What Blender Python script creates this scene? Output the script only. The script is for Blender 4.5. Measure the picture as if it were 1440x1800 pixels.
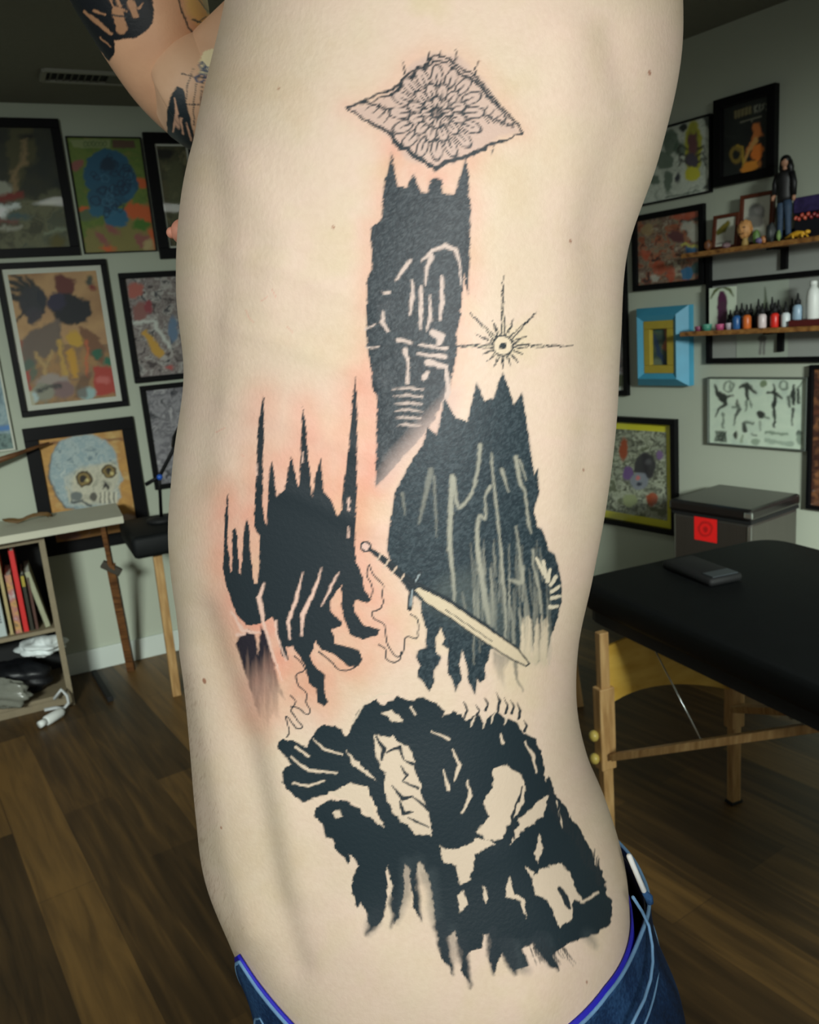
import bpy, bmesh, math, random
import numpy as np
from math import sin, cos, pi, radians, degrees, atan2
from mathutils import Vector

for o in list(bpy.data.objects): bpy.data.objects.remove(o)
SC = bpy.context.scene
COL = SC.collection

# ------------------------------------------------------------------ camera
F, PITCH, ROLL = 1452.2, radians(12.904), radians(4.852)
YA, YB = radians(24.835), radians(-54.861)       # directions in which the two walls run
H = 1.42
FW = np.array([0, cos(PITCH), -sin(PITCH)]); R0 = np.array([1., 0, 0]); U0 = np.cross(R0, FW)
RT = cos(ROLL)*R0 - sin(ROLL)*U0; UP = sin(ROLL)*R0 + cos(ROLL)*U0; CP = np.array([0, 0, H])
cd = bpy.data.cameras.new('camera'); cam = bpy.data.objects.new('camera', cd); COL.objects.link(cam)
cd.sensor_fit = 'VERTICAL'; cd.sensor_height = 36.0; cd.lens = F/1800*36
cd.clip_start = .01
from mathutils import Matrix
M4 = Matrix(((RT[0], UP[0], -FW[0], 0), (RT[1], UP[1], -FW[1], 0), (RT[2], UP[2], -FW[2], H), (0, 0, 0, 1)))
cam.matrix_world = M4
cd.dof.use_dof = True; cd.dof.focus_distance = .44; cd.dof.aperture_fstop = 22
SC.camera = cam

# ------------------------------------------------------------------ light, exposure
w = bpy.data.worlds.new('world'); SC.world = w; w.use_nodes = True
w.node_tree.nodes['Background'].inputs[0].default_value = (.80, .92, .86, 1)
w.node_tree.nodes['Background'].inputs[1].default_value = .06
def area(name, loc, target, sx, sy, power, colr, spread=180):
    l = bpy.data.lights.new(name, 'AREA'); l.shape = 'RECTANGLE'; l.size = sx; l.size_y = sy
    l.energy = power; l.color = colr; l.spread = radians(spread)
    o = bpy.data.objects.new(name, l); COL.objects.link(o); o.location = loc
    o.rotation_euler = (Vector(target)-Vector(loc)).to_track_quat('-Z', 'Y').to_euler()
    return o
area('body_key', (.16, -.12, 1.33), (.05, .56, 1.27), .26, .26, 3.7, (1, .99, .95))  # added key beside the camera so the torso darkens outwards; no such lamp is seen
area('wall_fill_left', (-.95, -1.3, 1.95), (-1.45, 3.5, .20), .7, .4, 14.5, (.92, 1, .93), 54)  # unseen spot added to brighten the lower left wall and miss the body
area('wall_fill_right', (1.65, -1.3, 1.95), (1.75, 2.5, .28), .7, .4, 25, (.92, 1, .93), 54)  # likewise added for the right wall, aimed low to keep its top dark
area('skin_fill', (-.62, -.30, 1.78), (.0, .56, 1.50), .5, .4, 2.9, (1, .99, .96))  # invented fill that lifts the left side of the skin
area('overhead_fill', (.3, 1.6, 2.375), (.3, 1.61, 0), 1.2, .3, 4, (.95, 1, .93))  # added overhead fill for shelves, floor and lower walls
SC.view_settings.view_transform = 'Standard'; SC.view_settings.look = 'None'
SC.view_settings.exposure = 0.0; SC.view_settings.gamma = 1.0; SC.view_settings.use_curve_mapping = False

# ------------------------------------------------------------------ geometry helpers
def proj(P):
    v = P-CP; z = v@FW
    return 720+F*(v@RT)/z, 900-F*(v@UP)/z
def ray(x, y): return FW*F+RT*(x-720)-UP*(y-900)
def atz(x, y, h=0):
    d = ray(x, y); return CP+d*((h-H)/d[2])
def aty(x, y, Y):
    d = ray(x, y); return CP+d*(Y/d[1])
WALL = {'A': (YA, 3.8412), 'B': (YB, 3.0)}
def wdir(k):
    a = WALL[k][0]
    return np.array([cos(a), sin(a), 0]), np.array([-sin(a), cos(a), 0])
def sz(k, x, y, n=None):
    """a pixel to (distance along, height) in the plane n of wall k"""
    u, nn = wdir(k); n = WALL[k][1] if n is None else n
    d = ray(x, y); q = d*(n/(d@nn)); return q@u, q[2]+H
def wp(k, s, z, n):
    u, nn = wdir(k); return u*s+nn*n+np.array([0, 0, z])
def lin(c):
    c = np.array(c[:3], float)/255; return np.where(c <= .04045, c/12.92, ((c+.055)/1.055)**2.4)

def tag(o, label=None, cat=None, group=None, kind=None):
    if label: o['label'] = label
    if cat: o['category'] = cat
    if group: o['group'] = group
    if kind: o['kind'] = kind
    return o
def empty(name, loc, label=None, cat=None, group=None, rz=0):
    o = bpy.data.objects.new(name, None); COL.objects.link(o); o.location = loc; o.rotation_euler[2] = rz
    o.empty_display_size = .05
    return tag(o, label, cat, group)
def mesh(name, verts, faces, mat=None, parent=None, smooth=False, mats=None, midx=None, local=False):
    """vertices are in world space; when parented they are taken into the parent's space"""
    me = bpy.data.meshes.new(name)
    V = [tuple(map(float, v)) for v in verts]
    me.from_pydata(V, [], [tuple(map(int, f)) for f in faces]); me.validate(); me.update()
    for m in (mats or ([mat] if mat else [])): me.materials.append(m)
    if midx is not None:
        for p, i in zip(me.polygons, midx): p.material_index = i
    if smooth:
        for p in me.polygons: p.use_smooth = True
    o = bpy.data.objects.new(name, me); COL.objects.link(o)
    if parent: attach(o, parent, local)
    return o
def world_of(o):
    m = o.matrix_basis.copy(); p = o.parent
    while p: m = p.matrix_basis @ m; p = p.parent
    return m
def attach(o, parent, local=False):
    o.parent = parent
    if not local: o.data.transform(world_of(parent).inverted())
def settle(o):
    """put the origin of a single mesh thing at its base"""
    n = len(o.data.vertices); a = np.zeros(n*3); o.data.vertices.foreach_get('co', a); a = a.reshape(-1, 3)
    c = Vector(((a[:, 0].min()+a[:, 0].max())/2, (a[:, 1].min()+a[:, 1].max())/2, a[:, 2].min()))
    o.data.transform(Matrix.Translation(-c)); o.location = c
    return o
class MB:
    def __init__(s): s.v = []; s.f = []; s.m = []
    def add(s, v, f, mi=0):
        b = len(s.v); s.v += [np.array(p, float) for p in v]; s.f += [[i+b for i in q] for q in f]; s.m += [mi]*len(f); return s
    def obox(s, c, ax, ay, az, hx, hy, hz, bev=0, mi=0):
        """oriented box, centre c, unit axes, half sizes"""
        c = np.array(c, float); ax, ay, az = [np.array(a, float) for a in (ax, ay, az)]
        bev = min(bev, hx*.9, hy*.9, hz*.9)
        if bev <= 0:
            P = [c+i*hx*ax+j*hy*ay+k*hz*az for i in (-1, 1) for j in (-1, 1) for k in (-1, 1)]
            return s.add(P, [(0, 1, 3, 2), (4, 6, 7, 5), (0, 4, 5, 1), (2, 3, 7, 6), (0, 2, 6, 4), (1, 5, 7, 3)], mi)
        bm = bmesh.new(); bmesh.ops.create_cube(bm, size=2)
        for v in bm.verts: v.co = (v.co.x*hx, v.co.y*hy, v.co.z*hz)
        bmesh.ops.bevel(bm, geom=bm.edges[:], offset=bev, segments=2, affect='EDGES', profile=.5)
        bm.verts.index_update()
        P = [c+v.co.x*ax+v.co.y*ay+v.co.z*az for v in bm.verts]; Fs = [[v.index for v in f.verts] for f in bm.faces]
        bm.free(); return s.add(P, Fs, mi)
    def beam(s, a, b, w, t, side=(1, 0, 0), bev=.002, mi=0):
        a = np.array(a, float); b = np.array(b, float); d = b-a; L = np.linalg.norm(d); d = d/L
        e = np.array(side, float); e = e-(e@d)*d; e /= np.linalg.norm(e); g = np.cross(d, e)
        return s.obox((a+b)/2, e, g, d, w/2, t/2, L/2, bev, mi)
    def tube(s, pts, rad, seg=10, mi=0, cap=True, flat=1.0):
        pts = [np.array(p, float) for p in pts]; n = len(pts)
        rad = [rad]*n if np.isscalar(rad) else rad
        V = []; ref = None
        for i, p in enumerate(pts):
            t = pts[min(i+1, n-1)]-pts[max(i-1, 0)]; t = t/(np.linalg.norm(t)+1e-9)
            if ref is None:
                ref = np.cross(t, [0.13, .2, 1.]);
                if np.linalg.norm(ref) < .1: ref = np.cross(t, [1., 0, 0])
            ref = ref-(ref@t)*t; ref /= np.linalg.norm(ref); g = np.cross(t, ref)
            for k in range(seg):
                a = 2*pi*k/seg; V.append(p+rad[i]*(cos(a)*ref+flat*sin(a)*g))
        Fs = [(i*seg+k, i*seg+(k+1) % seg, (i+1)*seg+(k+1) % seg, (i+1)*seg+k) for i in range(n-1) for k in range(seg)]
        if cap: Fs += [list(range(seg))[::-1], [(n-1)*seg+k for k in range(seg)]]
        return s.add(V, Fs, mi)
    def lathe(s, c, prof, seg=20, mi=0, sx=1, sy=1, rz=0):
        V = [];
        for r, z in prof:
            for k in range(seg):
                a = 2*pi*k/seg; x, y = r*cos(a)*sx, r*sin(a)*sy
                V.append((c[0]+x*cos(rz)-y*sin(rz), c[1]+x*sin(rz)+y*cos(rz), c[2]+z))
        n = len(prof)
        Fs = [(i*seg+k, i*seg+(k+1) % seg, (i+1)*seg+(k+1) % seg, (i+1)*seg+k) for i in range(n-1) for k in range(seg)]
        Fs += [list(range(seg))[::-1], [(n-1)*seg+k for k in range(seg)]]
        return s.add(V, Fs, mi)
    def ball(s, c, rx, ry, rz, seg=14, rings=8, mi=0, fn=None):
        V = []; Fs = []
        for i in range(rings+1):
            ph = pi*i/rings
            for k in range(seg):
                a = 2*pi*k/seg; d = np.array([sin(ph)*cos(a), sin(ph)*sin(a), -cos(ph)])
                m = fn(d) if fn else 1
                V.append(np.array(c)+d*np.array([rx, ry, rz])*m)
        Fs = [(i*seg+k, i*seg+(k+1) % seg, (i+1)*seg+(k+1) % seg, (i+1)*seg+k) for i in range(rings) for k in range(seg)]
        return s.add(V, Fs, mi)
    def build(s, name, mat=None, parent=None, smooth=False, mats=None):
        o = mesh(name, s.v, s.f, mat, parent, smooth, mats=mats, midx=s.m if mats else None)
        return o

# ------------------------------------------------------------------ materials
def mat(name, col, rough=.6, metal=0, coat=0, noise=0, nscale=20, bump=0, bscale=60, stretch=(1, 1, 1), srgb=True, ramp=None, spec=.5, sheen=0):
    m = bpy.data.materials.new(name); m.use_nodes = True; nt = m.node_tree; b = nt.nodes['Principled BSDF']
    c = lin(col) if srgb else np.array(col)
    b.inputs['Base Color'].default_value = (*c, 1); b.inputs['Roughness'].default_value = rough
    b.inputs['Metallic'].default_value = metal; b.inputs['Coat Weight'].default_value = coat
    b.inputs['Specular IOR Level'].default_value = spec; b.inputs['Sheen Weight'].default_value = sheen
    tc = nt.nodes.new('ShaderNodeTexCoord'); mp = nt.nodes.new('ShaderNodeMapping'); mp.inputs['Scale'].default_value = stretch
    nt.links.new(tc.outputs['Object'], mp.inputs['Vector'])
    if noise or ramp:
        n = nt.nodes.new('ShaderNodeTexNoise'); n.inputs['Scale'].default_value = nscale; n.inputs['Detail'].default_value = 6
        nt.links.new(mp.outputs[0], n.inputs['Vector']); r = nt.nodes.new('ShaderNodeValToRGB')
        nt.links.new(n.outputs['Fac'], r.inputs[0]); nt.links.new(r.outputs[0], b.inputs['Base Color'])
        if ramp:
            el = r.color_ramp.elements
            el[0].position = .3; el[1].position = .7
            cs = [lin(q) for q in ramp]; el[0].color = (*cs[0], 1); el[1].color = (*cs[-1], 1)
            for i, q in enumerate(cs[1:-1]):
                e = el.new(.3+.4*(i+1)/(len(cs)-1)); e.color = (*q, 1)
        else:
            el = r.color_ramp.elements; el[0].position = .25; el[1].position = .75
            el[0].color = (*(c*(1-noise)), 1); el[1].color = (*np.minimum(c*(1+noise), 1), 1)
    if bump:
        n2 = nt.nodes.new('ShaderNodeTexNoise'); n2.inputs['Scale'].default_value = bscale; n2.inputs['Detail'].default_value = 4
        nt.links.new(mp.outputs[0], n2.inputs['Vector']); bp = nt.nodes.new('ShaderNodeBump')
        bp.inputs['Strength'].default_value = bump; bp.inputs['Distance'].default_value = .002
        nt.links.new(n2.outputs['Fac'], bp.inputs['Height']); nt.links.new(bp.outputs[0], b.inputs['Normal'])
    return m
def attr_mat(name, rough=.6, coat=0, bump=0, bscale=300, spec=.5):
    m = bpy.data.materials.new(name); m.use_nodes = True; nt = m.node_tree; b = nt.nodes['Principled BSDF']
    a = nt.nodes.new('ShaderNodeAttribute'); a.attribute_name = 'pigment'
    nt.links.new(a.outputs['Color'], b.inputs['Base Color'])
    b.inputs['Roughness'].default_value = rough; b.inputs['Coat Weight'].default_value = coat; b.inputs['Specular IOR Level'].default_value = spec
    if bump:
        tc = nt.nodes.new('ShaderNodeTexCoord')
        n2 = nt.nodes.new('ShaderNodeTexNoise'); n2.inputs['Scale'].default_value = bscale; n2.inputs['Detail'].default_value = 5
        nt.links.new(tc.outputs['Object'], n2.inputs['Vector']); bp = nt.nodes.new('ShaderNodeBump')
        bp.inputs['Strength'].default_value = bump; bp.inputs['Distance'].default_value = .0006
        nt.links.new(n2.outputs['Fac'], bp.inputs['Height']); nt.links.new(bp.outputs[0], b.inputs['Normal'])
    return m
M = {}
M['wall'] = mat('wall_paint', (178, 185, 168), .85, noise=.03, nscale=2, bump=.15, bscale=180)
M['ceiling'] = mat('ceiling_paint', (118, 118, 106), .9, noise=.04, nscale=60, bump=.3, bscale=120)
M['trim'] = mat('white_trim', (205, 214, 206), .5, noise=.03, nscale=8)
M['black'] = mat('black_frame', (13, 13, 15), .45, noise=.15, nscale=30, spec=.15)
M['blackmatte'] = mat('black_matte', (16, 17, 18), .7, noise=.2, nscale=40)
M['vinyl'] = mat('black_vinyl', (14, 17, 18), .62, noise=.15, nscale=25, bump=.25, bscale=350, spec=.22)
M['lightwood'] = mat('pale_wood', (176, 138, 88), .5, ramp=[(150, 112, 66), (176, 138, 88), (196, 160, 108)], nscale=9, stretch=(8, 8, 1))
M['ply'] = mat('yellow_plywood', (196, 158, 68), .45, ramp=[(182, 142, 52), (204, 166, 76)], nscale=5, stretch=(1, 6, 6))
M['brownwood'] = mat('brown_wood', (96, 62, 34), .5, ramp=[(70, 42, 22), (104, 68, 38), (126, 84, 46)], nscale=12, stretch=(1, 1, 6))
M['shelfwood'] = mat('shelf_wood', (134, 92, 48), .4, ramp=[(94, 58, 28), (146, 100, 52), (166, 122, 66)], nscale=10, stretch=(8, 1, 8))
M['redwood'] = mat('reddish_wood', (96, 50, 34), .4, ramp=[(80, 38, 24), (112, 60, 40)], nscale=14)
M['particle'] = mat('beige_laminate', (132, 120, 96), .6, noise=.08, nscale=30)
M['board'] = mat('drawing_board', (196, 194, 174), .6, noise=.05, nscale=8)
M['steel'] = mat('brushed_steel', (120, 116, 112), .34, metal=.9, noise=.06, nscale=6, stretch=(30, 30, 1))
M['darksteel'] = mat('dark_steel', (84, 80, 80), .25, metal=.9, noise=.08, nscale=4)
M['chrome'] = mat('bright_metal', (210, 214, 212), .22, metal=.9)
M['white'] = mat('white_plastic', (222, 226, 222), .45)
M['paper'] = mat('white_mount', (205, 208, 194), .8, noise=.02, nscale=10)
M['knob'] = mat('yellow_knob', (190, 168, 84), .4)
M['glasscol'] = None
def glass():
    m = bpy.data.materials.new('picture_glass'); m.use_nodes = True; nt = m.node_tree; nt.nodes.clear()
    o = nt.nodes.new('ShaderNodeOutputMaterial'); mx = nt.nodes.new('ShaderNodeMixShader'); t = nt.nodes.new('ShaderNodeBsdfTransparent')
    g = nt.nodes.new('ShaderNodeBsdfGlossy'); g.inputs['Roughness'].default_value = .03
    # Schlick reflectance, the same from either side of the thin pane
    lw = nt.nodes.new("ShaderNodeLayerWeight"); lw.inputs["Blend"].default_value = .5; pw = nt.nodes.new('ShaderNodeMath'); pw.operation = 'POWER'; pw.inputs[1].default_value = 5
    ma = nt.nodes.new('ShaderNodeMath'); ma.operation = 'MULTIPLY_ADD'; ma.inputs[1].default_value = .93; ma.inputs[2].default_value = .045
    nt.links.new(lw.outputs['Facing'], pw.inputs[0]); nt.links.new(pw.outputs[0], ma.inputs[0]); nt.links.new(ma.outputs[0], mx.inputs[0]); nt.links.new(t.outputs[0], mx.inputs[1]); nt.links.new(g.outputs[0], mx.inputs[2]); nt.links.new(mx.outputs[0], o.inputs[0])
    return m
M['glass'] = glass()
M['print'] = attr_mat('printed_paper', .6)
M['skin'] = attr_mat('skin', .5, bump=.35, bscale=420, spec=.35)

# ------------------------------------------------------------------ painter: pigment laid on the vertices of a surface
def vnoise(x, y, seed=0):
    xi = np.floor(x).astype(np.int64); yi = np.floor(y).astype(np.int64); fx = x-xi; fy = y-yi
    fx = fx*fx*(3-2*fx); fy = fy*fy*(3-2*fy)
    def h(a, b):
        n = (a*374761393+b*668265263+seed*974711+1013904223) & 0x7fffffff
        n = ((n ^ (n >> 13))*1274126177) & 0x7fffffff
        return ((n ^ (n >> 16)) & 0xffff)/65535.
    return (h(xi, yi)*(1-fx)+h(xi+1, yi)*fx)*(1-fy)+(h(xi, yi+1)*(1-fx)+h(xi+1, yi+1)*fx)*fy
def fbm(x, y, seed=0, oc=4):
    t = 0; a = .5; s = 0
    for i in range(oc):
        t = t+a*vnoise(x*2**i, y*2**i, seed+i*17); s += a; a *= .55
    return t/s
class Canvas:
    def __init__(s, X, Y, col=(200, 200, 200), gain=1.0):
        s.X = X.ravel(); s.Y = Y.ravel(); s.gain = gain if gain <= 1 else gain*.60
        s.C = np.tile(lin(col)*gain, (len(s.X), 1))
        s.jit = 0; s.js = 9; s.seed = 1; s.soft = 1.0
        s.order = None
    def _sub(s, x0, x1, y0, y1): return np.nonzero((s.X > x0) & (s.X < x1) & (s.Y > y0) & (s.Y < y1))[0]
    def _co(s, i):
        x, y = s.X[i], s.Y[i]
        if s.jit:
            x = x+s.jit*(2*fbm(x/s.js, y/s.js, s.seed, 3)-1)*1.6; y = y+s.jit*(2*fbm(x/s.js+40, y/s.js+9, s.seed+5, 3)-1)*1.6
        return x, y
    def _put(s, i, d, color, soft, alpha):
        a = np.clip(.5-d/soft, 0, 1)*alpha
        c = lin(color)*s.gain
        s.C[i] = s.C[i]*(1-a[:, None])+c*a[:, None]
    def sdf(s, pts, x, y):
        P = np.array(pts, float); n = len(P); d = np.full(len(x), 1e9); ins = np.zeros(len(x), bool)
        for k in range(n):
            a = P[k]; b = P[(k+1) % n]; e = b-a; px = x-a[0]; py = y-a[1]
            t = np.clip((px*e[0]+py*e[1])/(e@e+1e-9), 0, 1)
            d = np.minimum(d, (px-e[0]*t)**2+(py-e[1]*t)**2)
            c = (a[1] > y) != (b[1] > y)
            xx = (b[0]-a[0])*(y-a[1])/(b[1]-a[1]+1e-12)+a[0]
            ins ^= c & (x < xx)
        return np.where(ins, -1, 1)*np.sqrt(d)
    def poly(s, pts, color, soft=None, alpha=1, fade=None, dens=None):
        soft = soft or s.soft; P = np.array(pts, float); m = soft+s.jit*2+2
        i = s._sub(P[:, 0].min()-m, P[:, 0].max()+m, P[:, 1].min()-m, P[:, 1].max()+m)
        if not len(i): return
        x, y = s._co(i); d = s.sdf(P, x, y)
        al = alpha
        if fade: # (x0,y0,x1,y1): full at first point, gone at the second
            x0, y0, x1, y1 = fade; t = ((s.X[i]-x0)*(x1-x0)+(s.Y[i]-y0)*(y1-y0))/((x1-x0)**2+(y1-y0)**2)
            t = t+.45*(fbm(s.X[i]/5, s.Y[i]/60, 3, 3)-.5); al = alpha*np.clip(1-t, 0, 1)
        if dens: al = al*(1-dens*(fbm(s.X[i]/2.5, s.Y[i]/2.5, 8, 2) > .62))
        s._put(i, d, color, soft, al)
    def stroke(s, pts, wd, color, soft=None, alpha=1, taper=None):
        soft = soft or s.soft; P = np.array(pts, float); W = np.interp(np.linspace(0, 1, len(P)), np.linspace(0, 1, len(wd)), wd) if not np.isscalar(wd) else np.full(len(P), float(wd))
        m = W.max()+soft+s.jit*2+2
        i = s._sub(P[:, 0].min()-m, P[:, 0].max()+m, P[:, 1].min()-m, P[:, 1].max()+m)
        if not len(i): return
        x, y = s._co(i); D = np.full(len(i), 1e9)
        for k in range(len(P)-1):
            a, b = P[k], P[k+1]; e = b-a; t = np.clip(((x-a[0])*e[0]+(y-a[1])*e[1])/(e@e+1e-9), 0, 1)
            D = np.minimum(D, np.hypot(x-a[0]-e[0]*t, y-a[1]-e[1]*t)-(W[k]+(W[k+1]-W[k])*t)/2)
        s._put(i, D, color, soft, alpha)
    def ell(s, cx, cy, rx, ry, color, rot=0, soft=None, alpha=1, ring=None):
        soft = soft or s.soft; m = max(rx, ry)*1.3+soft+s.jit*2
        i = s._sub(cx-m, cx+m, cy-m, cy+m)
        if not len(i): return
        x, y = s._co(i); c, q = cos(rot), sin(rot); u = (x-cx)*c+(y-cy)*q; v = -(x-cx)*q+(y-cy)*c
        d = (np.hypot(u/rx, v/ry)-1)*min(rx, ry)
        if ring: d = abs(d)-ring/2
        s._put(i, d, color, soft, alpha)
    def halo(s, pts, color, rad, alpha):
        P = np.array(pts, float); i = s._sub(P[:, 0].min()-rad*2.5, P[:, 0].max()+rad*2.5, P[:, 1].min()-rad*2.5, P[:, 1].max()+rad*2.5)
        x, y = s.X[i], s.Y[i]; d = np.maximum(s.sdf(P, x, y), 0)
        a = alpha*np.exp(-(d/rad)**2)*(.65+.7*(fbm(x/45, y/45, 77, 3)-.25)); a = np.clip(a, 0, 1)
        s.C[i] = s.C[i]*(1-a[:, None]+a[:, None]*np.array(color))
    def cloud(s, cols, scale, seed=0, sx=1, sy=1, oc=4, warp=0, alpha=1, region=None, con=1.6, clip=None):
        i = np.arange(len(s.X)) if region is None else s._sub(*region)
        x, y = s.X[i]/scale*sx, s.Y[i]/scale*sy
        if warp:
            x = x+warp*fbm(x+3, y, seed+50, 3); y = y+warp*fbm(x, y+7, seed+60, 3)
        t = np.clip((fbm(x, y, seed, oc)-.5)*con+.5, 0, .9999)*(len(cols)-1)
        k = t.astype(int); fr = (t-k)[:, None]; L = np.array([lin(c) for c in cols])*s.gain
        v = L[k]*(1-fr)+L[np.minimum(k+1, len(cols)-1)]*fr
        if clip: alpha = (alpha*np.clip(.5-s.sdf(clip, s.X[i], s.Y[i])/6, 0, 1))[:, None]
        s.C[i] = s.C[i]*(1-alpha)+v*alpha
    def apply(s, o, start=0):
        me = o.data; at = me.color_attributes.get('pigment') or me.color_attributes.new('pigment', 'FLOAT_COLOR', 'POINT')
        a = np.ones((len(s.C), 4)); a[:, :3] = np.clip(s.C, 0, .9)
        at.data.foreach_set('color', a.ravel().astype(np.float32)); me.update()

def painted_panel(name, k, s0, s1, z0, z1, n, painter, parent, step=.0042, material=None, gain=1.0, base=(200, 200, 200)):
    """a flat sheet parallel to wall k with its print laid on a fine grid"""
    nx = max(2, int((s1-s0)/step)); nz = max(2, int((z1-z0)/step))
    S, Z = np.meshgrid(np.linspace(s0, s1, nx+1), np.linspace(z0, z1, nz+1))
    u, nn = wdir(k); P = S[..., None]*u+nn*n+Z[..., None]*np.array([0, 0, 1.])
    P = P.reshape(-1, 3); px, py = proj(P)
    Fs = [(j*(nx+1)+i, j*(nx+1)+i+1, (j+1)*(nx+1)+i+1, (j+1)*(nx+1)+i) for j in range(nz) for i in range(nx)]
    o = mesh(name, P, Fs, material or M['print'], parent)
    c = Canvas(px, py, base, gain); painter(c); c.apply(o)
    return o

# ------------------------------------------------------------------ the room
CEIL = 2.391
def corner():
    # where the two wall planes meet
    uA, nA = wdir('A'); uB, nB = wdir('B')
    A = np.array([nA[:2], nB[:2]]); return np.linalg.solve(A, [WALL['A'][1], WALL['B'][1]])
CX = corner()
uA, nA = wdir('A'); uB, nB = wdir('B')
LA = CX-uA[:2]*5.2; LB = CX+uB[:2]*6.0
def slab(name, a, b, outn, z0, z1, t, m):
    mb = MB(); a = np.array([*a, 0]); b = np.array([*b, 0]); d = (b-a)/np.linalg.norm(b-a)
    mb.obox((a+b)/2+outn*t/2+np.array([0, 0, (z0+z1)/2]), d, outn, (0, 0, 1), np.linalg.norm(b-a)/2, t/2, (z1-z0)/2)
    o = mb.build(name, m); return tag(o, kind='structure')
slab('wall_left', LA, CX+uA[:2]*.1, nA, 0, CEIL, .1, M['wall'])
slab('wall_right', CX-uB[:2]*.0, LB, nB, 0, CEIL, .1, M['wall'])
def poly_slab(name, pts, z0, z1, m):
    n = len(pts); V = [(*p, z0) for p in pts]+[(*p, z1) for p in pts]
    Fs = [list(range(n))[::-1], [n+i for i in range(n)]]+[(i, (i+1) % n, n+(i+1) % n, n+i) for i in range(n)]
    return tag(mesh(name, V, Fs, m), kind='structure')
def floor_material():
    m = bpy.data.materials.new('wood_planks'); m.use_nodes = True; nt = m.node_tree; b = nt.nodes['Principled BSDF']; N = nt.nodes.new; Lk = nt.links.new
    tc = N('ShaderNodeTexCoord'); mp = N('ShaderNodeMapping'); mp.inputs['Rotation'].default_value = (0, 0, radians(57)); Lk(tc.outputs['Object'], mp.inputs[0])
    br = N('ShaderNodeTexBrick'); br.inputs['Scale'].default_value = 1; br.inputs['Brick Width'].default_value = 1.1; br.inputs['Row Height'].default_value = .15
    br.inputs['Mortar Size'].default_value = .0012; br.inputs['Mortar Smooth'].default_value = .3; br.offset = .37; br.inputs['Bias'].default_value = 0
    br.inputs['Color1'].default_value = (0, 0, 0, 1); br.inputs['Color2'].default_value = (1, 1, 1, 1); br.inputs['Mortar'].default_value = (.25, .25, .25, 1)
    Lk(mp.outputs[0], br.inputs[0])
    st = N('ShaderNodeMapping'); st.inputs['Scale'].default_value = (1.3, 16, 1); Lk(mp.outputs[0], st.inputs[0])
    no = N('ShaderNodeTexNoise'); no.inputs['Scale'].default_value = 2.2; no.inputs['Detail'].default_value = 8; no.inputs['Distortion'].default_value = .6; Lk(st.outputs[0], no.inputs[0])
    mx = N('ShaderNodeMath'); mx.operation = 'MULTIPLY_ADD'; mx.inputs[1].default_value = .38; Lk(br.outputs['Color'], mx.inputs[0]); 
    sc = N('ShaderNodeMath'); sc.operation = 'MULTIPLY'; sc.inputs[1].default_value = .72; Lk(no.outputs['Fac'], sc.inputs[0]); Lk(sc.outputs[0], mx.inputs[2])
    r = N('ShaderNodeValToRGB'); Lk(mx.outputs[0], r.inputs[0]); e = r.color_ramp.elements
    e[0].position = .22; e[0].color = (*lin((40, 28, 14)), 1); e[1].position = .8; e[1].color = (*lin((118, 88, 46)), 1)
    q = e.new(.5); q.color = (*lin((76, 56, 30)), 1)
    Lk(r.outputs[0], b.inputs['Base Color']); b.inputs['Roughness'].default_value = .48
    bp = N('ShaderNodeBump'); bp.inputs['Strength'].default_value = .15; bp.inputs['Distance'].default_value = .002; Lk(no.outputs['Fac'], bp.inputs['Height']); Lk(bp.outputs[0], b.inputs['Normal'])
    return m
back = [LB, (LB[0]-1.0, LB[1]-1.2), (LA[0]+.6, LA[1]-3.6), LA]
hull = [tuple(CX), tuple(LA), (LA[0], -2.4), (LB[0], -2.4), tuple(LB)]
poly_slab('floor', hull, -.05, 0, floor_material())
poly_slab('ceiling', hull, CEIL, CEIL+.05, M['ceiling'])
for k, a, b, nm in (('A', LA, CX, 'baseboard_left'), ('B', CX, LB, 'baseboard_right')):
    u, nn = wdir(k); mb = MB(); a3 = np.array([*a, 0.]); b3 = np.array([*b, 0.]); L = np.linalg.norm(b3-a3)/2
    c = (a3+b3)/2-nn*.008
    mb.obox(c+np.array([0, 0, .05]), u, nn, (0, 0, 1), L, .0078, .05, .003)
    tag(mb.build(nm, M['trim']), kind='structure')

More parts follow.
